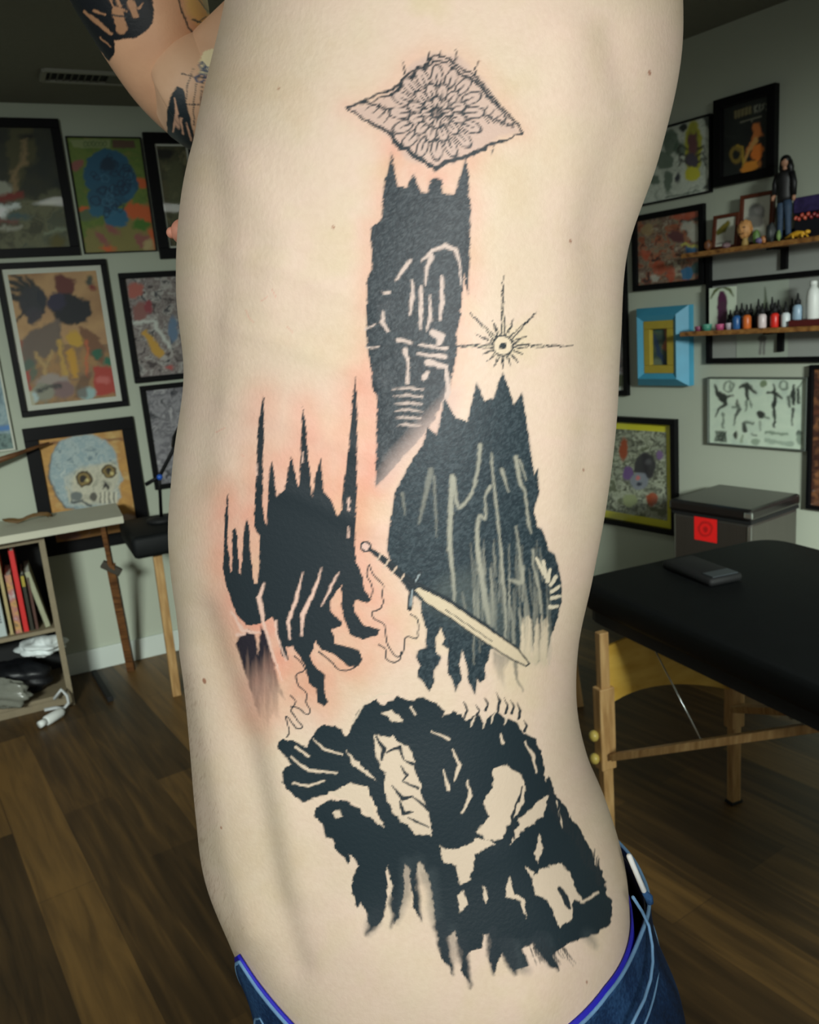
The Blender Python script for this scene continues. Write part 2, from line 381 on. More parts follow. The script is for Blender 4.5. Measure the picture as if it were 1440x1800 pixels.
# ------------------------------------------------------------------ pictures
def picture(k, TL, BR, border, painter, label, name='framed_print', fm='black', mount=0, mountmat='paper', gain=1.9, base=(120, 120, 120), glassy=True, depth=.022, cat='picture', group=None, off=.001, cloudy=None):
    s0, z1 = sz(k, *TL); s1, z0 = sz(k, *BR); u, nn = wdir(k); W = WALL[k][1]
    sc = 1/F*np.linalg.norm(wp(k, (s0+s1)/2, (z0+z1)/2, W)-CP)
    bd = border*sc; root = empty(name, wp(k, (s0+s1)/2, z0, W-off), label, cat, group)
    mb = MB(); up = (0, 0, 1); nf = W-off-depth/2; c = lambda s, z, n=nf: wp(k, s, z, n)
    if bd > 0:
        for (a0, a1, b0, b1) in ((s0, s1, z1-bd, z1), (s0, s1, z0, z0+bd), (s0, s0+bd, z0+bd, z1-bd), (s1-bd, s1, z0+bd, z1-bd)):
            mb.obox(c((a0+a1)/2, (b0+b1)/2), u, nn, up, (a1-a0)/2, depth/2, (b1-b0)/2, .0015)
    t = .004
    mb.obox(c((s0+s1)/2, (z0+z1)/2, W-off-t/2), u, nn, up, (s1-s0)/2-.001, t/2, (z1-z0)/2-.001)
    mb.build('frame', M[fm] if fm in M else fm, root)
    i0, i1, j0, j1 = s0+bd, s1-bd, z0+bd, z1-bd; md = mount*sc; n1 = W-off-t-.003
    if mount:
        m2 = MB(); m2.obox(wp(k, (i0+i1)/2, (j0+j1)/2, W-off-t-.001), u, nn, up, (i1-i0)/2, .001, (j1-j0)/2); m2.build('mount', M[mountmat] if isinstance(mountmat, str) else mountmat, root)
    painted_panel('print', k, i0+md, i1-md, j0+md, j1-md, n1, painter, root, gain=gain, base=base)
    if glassy:
        ng = W-off-depth*.7
        mesh('glass', [wp(k, i0, j0, ng), wp(k, i1, j0, ng), wp(k, i1, j1, ng), wp(k, i0, j1, ng)], [(0, 1, 2, 3)], M['glass'], root)
    return root

def F1p(c):
    c.cloud([(26, 30, 26), (48, 50, 36), (34, 40, 34)], 40, 2)
    c.soft = 7; c.jit = 4
    c.poly([(0, 330), (60, 350), (100, 330), (140, 360), (150, 450), (0, 450)], (84, 86, 62)); c.cloud([(60, 60, 44), (112, 112, 84), (74, 82, 68), (96, 92, 62)], 22, 5, warp=2, region=(-20, 150, 352, 460), alpha=.75)
    c.poly([(18, 225), (58, 224), (66, 282), (48, 290), (34, 330), (20, 332), (12, 260)], (74, 72, 44))
    c.stroke([(42, 250), (42, 285), (26, 300), (26, 340)], [6, 12, 10], (132, 112, 78)); c.ell(48, 240, 12, 5, (14, 15, 14))
    c.ell(4, 332, 17, 15, (150, 152, 136)); c.stroke([(0, 350), (36, 342)], 12, (120, 46, 36)); c.stroke([(-4, 366), (28, 362)], 11, (196, 204, 200)); c.ell(2, 375, 12, 9, (232, 236, 232))
    c.stroke([(-4, 390), (30, 388)], 6, (120, 70, 66)); c.stroke([(-4, 402), (34, 400)], 7, (150, 150, 136)); c.ell(30, 380, 20, 6, (70, 92, 92)); c.ell(100, 425, 16, 9, (90, 84, 40)); c.stroke([(80, 410), (115, 402)], 4, (130, 140, 116))
picture('A', (-62, 207), (141, 449), 13, F1p, 'dark landscape print with pale glowing streaks in a black frame, top left', base=(40, 42, 34), gain=2.0, mount=0)
def F2p(c):
    c.cloud([(60, 96, 38), (104, 122, 50), (84, 110, 44), (128, 120, 60)], 30, 8, warp=1)
    c.soft = 5; c.jit = 4
    c.poly([(150, 405), (275, 350), (280, 450), (150, 450)], (136, 118, 70), alpha=.7)
    for p in [(250, 322, 10, 10), (240, 372, 22, 12), (262, 380, 12, 20), (145, 368, 10, 6), (190, 436, 12, 6), (268, 420, 8, 18), (230, 365, 10, 10)]: c.ell(*p, (196, 92, 44))
    for p in [(198, 404, 14, 5), (250, 425, 14, 12), (136, 290, 8, 12), (180, 420, 16, 6)]: c.ell(*p, (138, 84, 76), rot=.7)
    c.ell(250, 395, 18, 9, (66, 110, 34)); c.ell(260, 432, 8, 10, (168, 150, 104)); c.ell(150, 380, 20, 9, (84, 100, 70))
    c.soft = 2; c.jit = 1
    c.poly([(122, 245), (194, 245), (194, 260), (130, 260)], (128, 140, 92)); c.poly([(198, 246), (236, 246), (238, 260), (198, 260)], (84, 62, 46))
    for i, x in enumerate(range(150, 190, 7)): c.ell(x, 253, 3, 4, (70, 92, 50), ring=1.2)
    c.jit = 2.5; c.soft = 3
    c.ell(190, 306, 42, 44, (34, 84, 112)); c.ell(212, 322, 30, 36, (30, 78, 104)); c.ell(182, 350, 28, 30, (34, 82, 108)); c.ell(204, 382, 22, 18, (40, 98, 128)); c.ell(228, 340, 10, 12, (38, 90, 118)); c.ell(170, 372, 14, 10, (40, 96, 122))
    random.seed(4)
    for i in range(34):
        a = random.uniform(0, 6.28); r = random.uniform(0, 1)**.5; x = 196+36*r*cos(a); y = 325+52*r*sin(a)
        c.ell(x, y, random.uniform(4, 10), random.uniform(4, 9), random.choice([(16, 50, 76), (56, 104, 130), (22, 44, 70)]), rot=a, ring=1.6, soft=2)
    c.ell(190, 288, 14, 11, (18, 48, 70), soft=5)
picture('A', (113.8, 241), (275, 442), 1.5, F2p, 'unframed green and orange canvas with one big curly blue shape', name='canvas_painting', fm='blackmatte', glassy=False, gain=1.9, cat='picture')
def F3p(c):
    c.cloud([(30, 28, 18), (84, 80, 52), (58, 60, 40), (112, 106, 74)], 18, 12, warp=1.5); c.soft = 5; c.jit = 4
    c.poly([(290, 290), (320, 280), (322, 400), (305, 400)], (84, 88, 60), alpha=.6); c.ell(285, 268, 20, 9, (22, 20, 14))
picture('A', (249, 234), (372, 452), 16, F3p, 'black framed olive toned print half hidden behind the raised elbow', mount=3, gain=2.0)
def F4p(c):
    c.cloud([(160, 122, 84), (186, 148, 102), (170, 132, 96)], 60, 3); c.soft = 5; c.jit = 3
    c.poly([(95, 484), (120, 486), (132, 490), (128, 520), (110, 520), (98, 510)], (100, 48, 40))
    c.cloud([(142, 104, 74), (112, 92, 72), (156, 116, 70), (96, 104, 84)], 24, 9, warp=1, region=(-10, 230, 605, 730), alpha=.7)
    for x0, y0, x1, y1, w_ in [(62, 520, 0, 492, 10), (62, 522, 4, 508, 9), (66, 526, 2, 528, 9), (66, 520, 20, 484, 9), (60, 540, 28, 566, 8), (70, 520, 44, 486, 8), (40, 530, 6, 518, 8)]:
        c.stroke([(x0, y0), ((x0+x1)/2, (y0+y1)/2-6), (x1, y1)], [w_*1.4, w_, 3], (28, 36, 38))
    c.ell(58, 532, 24, 30, (40, 44, 52)); c.ell(60, 555, 12, 16, (52, 52, 62))
    c.poly([(92, 520), (118, 516), (158, 530), (160, 552), (150, 566), (120, 574), (102, 566), (88, 545)], (26, 28, 34)); c.ell(98, 530, 16, 18, (44, 40, 64), rot=.3)
    c.poly([(36, 600), (56, 580), (104, 560), (110, 610), (60, 640), (40, 660)], (110, 96, 86)); c.stroke([(36, 600), (36, 640), (44, 680)], 7, (148, 82, 62))
    c.poly([(140, 575), (168, 586), (186, 616), (180, 640), (150, 620)], (124, 86, 60)); c.ell(132, 596, 16, 12, (196, 156, 60), rot=.6); c.stroke([(104, 600), (110, 640), (116, 660)], 8, (188, 152, 78)); c.stroke([(124, 618), (130, 650), (132, 660)], [14, 16, 8], (196, 148, 54)); c.stroke([(62, 622), (76, 640), (82, 660), (76, 650), (92, 620)], 6, (178, 148, 98))
    c.ell(52, 650, 12, 18, (70, 104, 92), alpha=.7); c.ell(172, 622, 10, 9, (46, 100, 76)); c.ell(190, 636, 8, 8, (40, 108, 84)); c.stroke([(152, 600), (154, 660)], 4, (196, 104, 66))
    c.poly([(165, 645), (200, 645), (212, 690), (166, 696)], (172, 64, 52)); c.ell(182, 668, 12, 8, (196, 104, 96)); c.poly([(34, 662), (52, 650), (54, 690), (36, 690)], (168, 76, 66))
    c.ell(92, 672, 30, 14, (156, 144, 136)); c.ell(110, 684, 22, 14, (128, 104, 102)); c.ell(76, 690, 20, 16, (140, 140, 124)); c.stroke([(66, 688), (84, 680), (106, 680)], 4, (40, 46, 48))
    c.ell(152, 692, 16, 12, (152, 182, 180)); c.ell(60, 700, 8, 8, (176, 196, 196)); c.poly([(130, 700), (140, 660), (160, 655), (150, 700)], (96, 70, 56), alpha=.7)
    c.poly([(34, 690), (58, 690), (62, 720), (36, 722)], (178, 176, 150)); c.stroke([(40, 706), (48, 700), (44, 712)], 2, (60, 60, 50)); c.ell(158, 494, 7, 9, (70, 74, 64)); c.ell(162, 506, 6, 4, (124, 48, 42))
picture('A', (-12, 464), (225.5, 712.5), 9, F4p, 'large poster of dark plumed shapes over coloured flowers, white border, black frame', name='framed_poster', mount=8, gain=1.75)
def F5p(c):
    c.cloud([(72, 62, 62), (150, 142, 138), (110, 98, 96), (176, 172, 166), (64, 62, 66)], 14, 21, warp=2, con=2.2); c.soft = 4; c.jit = 3
    c.ell(238, 510, 14, 14, (172, 96, 84)); c.ell(246, 548, 12, 18, (140, 92, 86)); c.stroke([(255, 585), (280, 620)], [12, 16], (196, 152, 62)); c.ell(305, 580, 8, 22, (98, 122, 148)); c.stroke([(236, 568), (270, 566), (300, 610)], 6, (196, 200, 192)); c.ell(298, 646, 8, 4, (176, 84, 80)); c.ell(262, 540, 8, 12, (140, 60, 66))
picture('A', (206.5, 481), (352, 662), 9, F5p, 'black framed collage print with a red bloom and orange streak, right of the large poster', gain=1.8)
def F6p(c):
    c.cloud([(52, 52, 58), (150, 148, 152), (100, 98, 104), (172, 170, 172)], 16, 31, warp=2, con=2.0)
picture('A', (244, 679), (372, 845), 8, F6p, 'black framed pale grey and lilac print hanging directly below the collage', gain=1.8)
def F7p(c):
    c.cloud([(176, 130, 66), (200, 152, 80), (184, 136, 72), (208, 176, 112)], 40, 41, sy=2); c.soft = 4; c.jit = 2
    c.stroke([(60, 772), (130, 764)], 6, (150, 100, 64)); c.stroke([(60, 782), (215, 772)], 4, (132, 86, 52)); c.ell(58, 770, 9, 6, (60, 74, 96))
    c.poly([(96, 920), (240, 900), (250, 945), (100, 955)], (170, 118, 62), alpha=.8); c.ell(120, 940, 22, 8, (128, 88, 76)); c.ell(215, 912, 24, 8, (196, 176, 160))
    J = c.jit; c.jit = 2
    sk = [(92, 800), (104, 778), (130, 766), (162, 764), (188, 776), (204, 798), (208, 826), (216, 842), (206, 856), (212, 874), (196, 892), (150, 896), (118, 892), (100, 868), (88, 836)]
    c.poly([(x-3, y+2) for x, y in sk], (62, 76, 84)); c.poly(sk, (158, 174, 176))
    c.cloud([(92, 116, 128), (178, 192, 190), (138, 162, 170), (198, 206, 200)], 11, 44, alpha=.75, warp=1.5, con=1.8, clip=sk)
    c.soft = 9; c.poly([(126, 842), (142, 824), (200, 812), (211, 842), (200, 862), (206, 882), (150, 888), (126, 876)], (192, 188, 166)); c.cloud([(120, 122, 110), (206, 202, 182), (176, 176, 160)], 9, 47, alpha=.5, warp=1.5, con=2, clip=[(112, 838), (142, 820), (206, 812), (211, 862), (206, 890), (120, 888)]); c.soft = 2.5
    for x, y, r in ((148, 842, 15), (192, 828, 13)):
        c.ell(x, y, r+3, r+1, (206, 202, 176)); c.ell(x, y, r, r-1, (60, 46, 26)); c.ell(x, y, r*.75, r*.7, (140, 118, 66)); c.ell(x-1, y, r*.45, r*.4, (38, 30, 20)); c.ell(x+5, y+3, 3, 3, (206, 192, 130))
    c.poly([(180, 860), (184, 846), (192, 858), (190, 862), (185, 856)], (34, 32, 30)); c.stroke([(120, 862), (128, 885), (144, 880), (160, 890)], 4, (74, 82, 84)); c.ell(164, 874, 7, 9, (86, 84, 76)); c.ell(134, 872, 10, 9, (104, 112, 110)); c.stroke([(118, 856), (124, 880)], 4, (190, 188, 168))
    for x in (176, 184, 192, 200): c.stroke([(x, 866), (x+1, 884)], 2.4, (96, 94, 86)); c.stroke([(x+4, 866), (x+5, 884)], 3, (212, 208, 186))
picture('A', (38, 754), (266, 945), 20, F7p, 'orange painting of a bluish skull with round eyes in a wide black frame', name='framed_painting', gain=1.7)
def F0p(c):
    c.cloud([(120, 146, 156), (160, 182, 186), (96, 124, 136), (178, 192, 190)], 22, 51, warp=1.5); c.soft = 4; c.jit = 2
    c.stroke([(-30, 756), (30, 750)], 7, (84, 132, 190)); c.cloud([(40, 60, 56), (120, 146, 140), (64, 86, 80)], 8, 54, region=(-200, 60, 762, 800), alpha=.9)
picture('A', (-150, 548), (28, 790), 3, F0p, 'pale blue print cut off by the left edge, beside the large poster', fm='paper', gain=1.6, glassy=True)

# ---- right wall
def G1p(c):
    c.cloud([(150, 158, 146), (176, 182, 170), (120, 130, 118)], 16, 61, warp=2); c.soft = 3; c.jit = 2.5
    c.poly([(1236, 205), (1252, 202), (1252, 232), (1244, 225)], (72, 78, 74)); c.poly([(1236, 330), (1252, 300), (1252, 336)], (70, 76, 72))
    for p in [(1180, 250, 14, 22), (1168, 282, 16, 16), (1175, 320, 8, 20), (1150, 318, 10, 8), (1196, 262, 10, 12)]: c.ell(*p, (66, 84, 70), alpha=.85)
    c.ell(1219, 262, 15, 50, (150, 150, 50)); c.ell(1219, 262, 10, 38, (96, 88, 56)); c.ell(1218, 255, 8, 22, (92, 60, 62)); c.ell(1216, 282, 12, 12, (66, 60, 72)); c.ell(1218, 306, 13, 12, (174, 170, 50)); c.stroke([(1219, 216), (1219, 232)], [3, 10], (140, 140, 56))
    for y in (262, 275, 286):
        for sg in (-1, 1): c.stroke([(1217+sg*10, y), (1217+sg*20, y-6), (1217+sg*24, y+6)], 3, (36, 38, 34))
    c.ell(1202, 224, 6, 7, (40, 44, 42)); c.ell(1192, 312, 4, 8, (50, 52, 60)); c.stroke([(1172, 346), (1230, 336)], 3, (84, 96, 84))
picture('B', (1120, 238), (1254.5, 338), 2.5, G1p, 'thin framed pale print with an upright yellow insect shape', gain=2.6)
def G2p(c):
    c.cloud([(16, 20, 20), (26, 30, 28)], 20, 71); c.soft = 1.6; c.jit = .6
    # worn lettering, as far as it can be read
    y = lambda x, v: v-(x-1290)*.30
    for i, ch in enumerate('DANNII'):
        x = 1292+i*5.2
        c.stroke([(x, y(x, 196)), (x, y(x, 208))], 1.8, (112, 104, 70)); c.stroke([(x+2.6, y(x, 196)), (x+2.6, y(x, 208))], 1.6, (112, 104, 70)); c.stroke([(x, y(x, 197)), (x+2.6, y(x, 196))], 1.4, (104, 96, 66))
    # K I S S
    L = [[(1327, 186), (1327, 198)], [(1332, 185), (1327, 192), (1332, 197)], [(1336, 184), (1336, 196)], [(1344, 182), (1340, 184), (1343, 188), (1340, 193)], [(1352, 180), (1348, 182), (1351, 186), (1348, 192)]]
    for s_ in L: c.stroke(s_, 2, (122, 124, 110))
    c.stroke([(1302, 215), (1338, 205)], 3, (104, 104, 90)); c.stroke([(1322, 209), (1322, 214)], 2, (104, 104, 90))
    c.soft = 3; c.jit = 2
    c.poly([(1324, 218), (1334, 217), (1338, 228), (1343, 238), (1336, 240), (1332, 250), (1322, 262), (1314, 272), (1310, 268), (1320, 250), (1324, 236)], (166, 96, 46)); c.stroke([(1330, 246), (1316, 266), (1309, 284)], [8, 5, 4], (170, 128, 72))
    c.poly([(1324, 256), (1338, 252), (1344, 262), (1340, 276), (1330, 284), (1320, 274)], (190, 104, 38)); c.stroke([(1296, 256), (1304, 260), (1308, 280), (1309, 296)], 4, (160, 132, 48)); c.ell(1294, 272, 9, 12, (112, 94, 40), ring=5)
    c.poly([(1302, 298), (1312, 284), (1330, 282), (1334, 292), (1326, 300), (1320, 310), (1308, 308)], (190, 122, 42)); c.ell(1336, 288, 4, 6, (150, 92, 40))
picture('B', (1262, 178.5), (1369, 309), 13, G2p, 'black poster of an orange plant under pale lettering, in a wide black frame', name='framed_poster', gain=2.6, depth=.03)
def G3p(c):
    c.cloud([(52, 40, 38), (148, 84, 58), (120, 112, 92), (92, 62, 54), (156, 148, 128)], 13, 81, warp=2.5, con=2.2); c.soft = 3; c.jit = 3
    for p in [(1200, 378, 22, 10), (1222, 372, 12, 8), (1160, 470, 14, 12), (1180, 480, 9, 14), (1135, 448, 9, 8)]: c.ell(*p, (164, 76, 52), alpha=.8)
    for p in [(1212, 398, 16, 9), (1220, 414, 9, 12), (1150, 490, 8, 8)]: c.ell(*p, (168, 170, 158), alpha=.8)
    c.ell(1215, 440, 11, 8, (48, 92, 132)); c.ell(1208, 480, 11, 13, (50, 100, 136)); c.ell(1225, 470, 10, 12, (40, 72, 72)); c.stroke([(1198, 428), (1225, 434)], 4, (172, 168, 76)); c.ell(1190, 415, 14, 10, (86, 50, 52)); c.ell(1138, 405, 10, 12, (150, 130, 90), alpha=.7)
picture('B', (1115, 381), (1242.5, 500), 9, G3p, 'busy orange and blue collage in a black frame beside the upper shelf', gain=2.2)
def G7p(c):
    c.cloud([(110, 96, 104), (160, 160, 164), (130, 112, 116), (92, 90, 96)], 12, 91, warp=2, con=2); c.soft = 4; c.jit = 2
    c.ell(1092, 556, 10, 8, (140, 48, 60)); c.ell(1098, 600, 4, 30, (170, 172, 176)); c.poly([(1080, 658), (1110, 658), (1110, 690), (1080, 690)], (76, 80, 56)); c.ell(1094, 686, 10, 6, (180, 186, 176))
picture('B', (1010, 400), (1109, 695), 8.5, G7p, 'tall black framed grey and pink print mostly hidden behind the bare back', gain=2.0)
BL = mat('turquoise_paint', (66, 150, 182), .45, noise=.08, nscale=14)
YEL = mat('mustard_paint', (168, 148, 52), .6, noise=.08, nscale=20)
def turquoise():
    k = 'B'; W = 3.0; u, nn = wdir(k); s0, z1 = sz(k, 1128, 542); s1, z0 = sz(k, 1220.5, 677)
    root = empty('turquoise_frame', wp(k, (s0+s1)/2, z0, W), 'bright turquoise frame with a mustard inner border round a small picture', 'picture')
    d1 = .075; bw = .055; V = []
    for (a, n) in ((0, W-.001), (0, W-d1*.45), (bw*.6, W-d1), (bw, W-d1*.8), (bw, W-.02)):
        V += [wp(k, s0+a, z0+a, n), wp(k, s1-a, z0+a, n), wp(k, s1-a, z1-a, n), wp(k, s0+a, z1-a, n)]
    Fs = [(r*4+i, r*4+(i+1) % 4, (r+1)*4+(i+1) % 4, (r+1)*4+i) for r in range(4) for i in range(4)]
    mesh('frame', V, Fs, BL, root)
    a = bw; b = bw+.034
    mb = MB(); up = (0, 0, 1)
    for (p0, p1, q0, q1) in ((s0+a, s1-a, z1-b, z1-a), (s0+a, s1-a, z0+a, z0+b), (s0+a, s0+b, z0+b, z1-b), (s1-b, s1-a, z0+b, z1-b)):
        mb.obox(wp(k, (p0+p1)/2, (q0+q1)/2, W-.05), u, nn, up, (p1-p0)/2, .012, (q1-q0)/2, .003)
    mb.build('inner_border', YEL, root)
    def P(c):
        c.cloud([(52, 92, 88), (70, 84, 72), (40, 66, 70)], 14, 101, warp=1); c.soft = 3; c.jit = 2
        c.poly([(1168, 574), (1184, 574), (1182, 604), (1172, 618), (1164, 612), (1170, 596)], (146, 92, 66)); c.stroke([(1150, 590), (1158, 620), (1170, 640)], [6, 10, 4], (36, 58, 88)); c.ell(1156, 640, 8, 8, (96, 110, 96))
    painted_panel('print', k, s0+b, s1-b, z0+b, z1-b, W-.04, P, root, gain=1.8)
turquoise()
def tall_frame():
    # a wide black frame divided by a bar, behind the two shelves
    k = 'B'; W = 3.0; u, nn = wdir(k); up = (0, 0, 1)
    s0 = (sz(k, 1248, 452)[0]+sz(k, 1245, 638)[0])/2; z0 = sz(k, 1245, 638)[1]; zm = sz(k, 1250, 498)[1]; z1 = sz(k, 1240, 425)[1]; s1 = s0+1.25
    root = empty('divided_frame', wp(k, (s0+s1)/2, z0, W), 'very wide black frame divided by a bar, hung behind both wooden shelves', 'picture')
    mb = MB(); bd = .02; n = W-.012
    for (p0, p1, q0, q1) in ((s0, s1, z1-bd, z1), (s0, s1, z0, z0+bd), (s0, s0+bd, z0+bd, z1-bd), (s1-bd, s1, z0+bd, z1-bd), (s0+bd, s1-bd, zm-bd/2, zm+bd/2)):
        mb.obox(wp(k, (p0+p1)/2, (q0+q1)/2, n), u, nn, up, (p1-p0)/2, .011, (q1-q0)/2, .0015)
    mb.build('frame', M['black'], root)
    m2 = MB(); m2.obox(wp(k, (s0+s1)/2, (z0+z1)/2, W-.003), u, nn, up, (s1-s0)/2-.004, .002, (z1-z0)/2-.004); m2.build('mount', mat('grey_mount', (150, 154, 148), .8, noise=.03, nscale=12), root)
    def P(c):
        c.cloud([(168, 178, 164), (176, 186, 172)], 30, 111); c.soft = 2.5; c.jit = .6
        c.stroke([(1345, 505), (1346, 520), (1347, 540)], [2, 4, 10], (100, 112, 92)); c.ell(1346, 538, 6, 9, (110, 122, 100)); c.stroke([(1338, 600), (1336, 622)], 4, (120, 118, 116)); c.stroke([(1344, 598), (1343, 622)], 4, (120, 118, 116)); c.ell(1340, 595, 8, 6, (96, 96, 92))
    sa = sz(k, 1297, 560)[0]; sb = sz(k, 1388, 560)[0]
    painted_panel('print', k, sa, sb, z0+bd, zm-bd/2, W-.007, P, root, gain=1.5)
tall_frame()
def G6p(c):
    c.cloud([(178, 194, 176), (188, 202, 184), (170, 186, 172)], 30, 121); c.soft = 3; c.jit = 2; K = (44, 50, 46); G = (104, 116, 104)
    z = lambda x, y: (1240+x/7.2, 650+y/7.2)
    def S(pts, w_, col=K): c.stroke([z(*p) for p in pts], w_, col)
    S([(120, 200), (150, 280), (220, 360), (260, 430)], [3, 6, 14, 5]); S([(230, 340), (350, 330)], [6, 2]); S([(240, 440), (170, 490), (120, 600)], [7, 5, 2], (60, 66, 60)); S([(225, 560), (235, 730)], 3.4, G)
    c.ell(*z(300, 210), 8, 9, G, ring=3); S([(310, 180), (330, 240)], 3, G)
    S([(440, 220), (530, 200), (640, 290)], [4, 9, 4]); S([(520, 190), (530, 370)], [8, 11, 6]); S([(510, 390), (510, 520)], 3, G); S([(560, 400), (580, 470)], 3, G)
    S([(400, 390), (430, 500), (380, 600), (370, 700)], [3, 8, 4, 2], (84, 92, 84)); S([(350, 470), (430, 480)], 4, G)
    c.ell(*z(740, 180), 6, 6, (108, 124, 96)); c.ell(*z(990, 195), 7, 7, G, ring=3.5); c.ell(*z(700, 570), 8, 7, (50, 54, 50), rot=.5); S([(740, 600), (800, 620)], 3, G)
    S([(780, 300), (870, 290), (960, 370)], [3, 8, 4]); S([(875, 190), (870, 440)], [3, 15, 8]); S([(860, 450), (885, 730)], [6, 7, 4])
    S([(1130, 200), (1110, 340), (1120, 430)], [4, 11, 6]); S([(1180, 260), (1180, 410)], 5); S([(1240, 150), (1180, 230)], [2, 4], G); S([(1110, 500), (1090, 700)], [6, 2], (66, 72, 66)); S([(1050, 350), (1060, 470)], 5, (80, 88, 80))
    c.poly([z(125, 780), z(270, 780), z(270, 915), z(125, 915)], (66, 76, 68)); c.cloud([(50, 58, 52), (112, 124, 112)], 3.5, 124, region=(z(130, 0)[0], z(265, 0)[0], z(0, 785)[1], z(0, 910)[1]), alpha=.8, con=3)
    c.ell(*z(390, 830), 4, 7, (50, 56, 50)); S([(480, 690), (490, 770)], 8, (60, 66, 60)); S([(500, 670), (620, 680)], 4, G); S([(770, 800), (1050, 815)], 4.6, (120, 136, 120)); S([(760, 900), (1090, 940)], 7, (146, 162, 146)); S([(590, 810), (660, 830)], 3, G); c.ell(*z(630, 910), 7, 6, (136, 152, 134)); c.ell(*z(1190, 810), 5, 6, (90, 102, 92)); c.ell(*z(1200, 890), 6, 9, (130, 146, 130)); S([(470, 850), (470, 920)], 4, (140, 154, 130)); S([(700, 660), (700, 750)], 4, (140, 152, 138))
picture('B', (1248.5, 662), (1421, 792), 1.8, G6p, 'sheet of small black ink figures on white paper in a thin grey frame', name='flash_sheet', fm=mat('grey_frame', (92, 98, 92), .4), gain=2.3)
def G8p(c):
    c.cloud([(150, 156, 136), (60, 62, 50), (176, 182, 160), (96, 102, 80)], 13, 131, warp=2.5, con=2.6); c.soft = 3; c.jit = 2
    c.ell(1096, 790, 7, 20, (150, 72, 42)); c.ell(1134, 820, 19, 24, (44, 42, 48)); c.ell(1104, 832, 9, 12, (104, 76, 130)); c.ell(1124, 846, 15, 16, (128, 134, 144)); c.ell(1122, 840, 4, 4, (196, 108, 108)); c.ell(1146, 878, 10, 11, (156, 72, 40)); c.ell(1160, 800, 6, 8, (116, 88, 136)); c.ell(1124, 852, 5, 4, (32, 36, 60)); c.ell(1108, 880, 12, 12, (142, 152, 110)); c.ell(1140, 812, 6, 5, (80, 80, 84))
picture('B', (1030, 728), (1195.5, 941), 9, G8p, 'grotesque collage with a bright yellow mount in a black frame', mount=13, mountmat=mat('yellow_mount', (206, 200, 46), .7, noise=.04, nscale=12), gain=1.8, depth=.03)
def G9p(c):
    c.cloud([(120, 70, 46), (60, 34, 30), (156, 104, 66)], 14, 141, warp=1)
picture('B', (1428, 641), (1520, 905), 6, G9p, 'black framed orange brown print at the right edge of the photo', gain=1.6)

# ------------------------------------------------------------------ air vent in the ceiling
def vent():
    a = atz(75, 129, CEIL); b = atz(232, 137, CEIL)
    d = (b-a)/np.linalg.norm(b-a); L = .55; c0 = a; n = np.cross([0, 0, 1], d)
    if n[1] > 0: n = -n
    w_ = .12
    root = empty('ceiling_vent', (*(c0+d*L/2+n*w_/2)[:2], CEIL-.02), 'dark slotted air vent in the ceiling above the gallery', 'vent')
    ctr = c0+d*L/2; up = (0, 0, 1); mb = MB()
    zc = CEIL-.006
    for sg in (-1, 1):
        mb.obox((*(ctr+n*sg*w_/2)[:2], zc), d, n, up, L/2, .009, .006, .001)
        mb.obox((*(ctr+d*sg*L/2)[:2], zc), d, n, up, .009, w_/2, .006, .001)
    mb.build('vent_frame', mat('vent_metal', (150, 150, 138), .5), root)
    m3 = MB(); m3.obox((*ctr[:2], CEIL-.0015), d, n, up, L/2-.008, w_/2-.008, .001); m3.build('vent_throat', M['blackmatte'], root)
    m2 = MB()
    for i in range(22):
        if 8 <= i <= 12: continue
        t = -L/2+.025+i*(L-.05)/21
        m2.obox((*(ctr+d*t)[:2], CEIL-.007), (d+np.array([0, 0, .8]))/1.28, n, np.cross(d+np.array([0, 0, .8]), n)/1.28, .0055, w_/2-.01, .0007)
    m2.obox((*(ctr)[:2], CEIL-.008), d, n, up, .055, w_/2-.01, .002)
    m2.build('louvre', mat('vent_slat', (96, 96, 86), .5), root)
vent()

# ------------------------------------------------------------------ shelves on the right wall and what stands on them
def wall_shelf(z, x_left, y_left, label, name='wall_shelf'):
    k = 'B'; u, nn = wdir(k); nf = 2.855
    s0 = sz(k, x_left, y_left, nf)[0]; s1 = s0+1.35
    root = empty(name, wp(k, (s0+s1)/2, z-.02, 3.0-.07), label, 'shelf', 'narrow wooden shelves on the right wall')
    mb = MB(); mb.obox(wp(k, (s0+s1)/2, z-.009, (nf+2.972)/2), u, nn, (0, 0, 1), (s1-s0)/2, (2.972-nf)/2, .009, .0015); mb.build('shelf_board', M['shelfwood'], root)
    for t in (.35, 1.0):
        b = MB(); b.obox(wp(k, s0+t, z-.05, 2.989), u, nn, (0, 0, 1), .012, .0095, .045, .001); b.obox(wp(k, s0+t, z-.022, 2.935), u, nn, (0, 0, 1), .012, .05, .003, .001); b.build('bracket', M['black'], root)
    # rear cleat lets the board stand off the frame behind
    return s0, s1
Z1, Z2 = 1.590, 1.292
wall_shelf(Z1, 1197, 457, 'upper wooden wall shelf carrying the doll and small brown frames')
wall_shelf(Z2, 1195, 595, 'lower wooden wall shelf carrying the row of ink bottles')
kB = 'B'
def onshelf(x, n, z):
    u, nn = wdir(kB)
    # distance along the wall so that the point appears at photo column x
    lo, hi = -3.5, 0
    for _ in range(50):
        m = (lo+hi)/2; px, _y = proj(wp(kB, m, z, n)[None])
        if px[0] < x: lo = m
        else: hi = m
    return m
PXM = 1/F*3.0   # metres to a photo pixel at the shelves, about
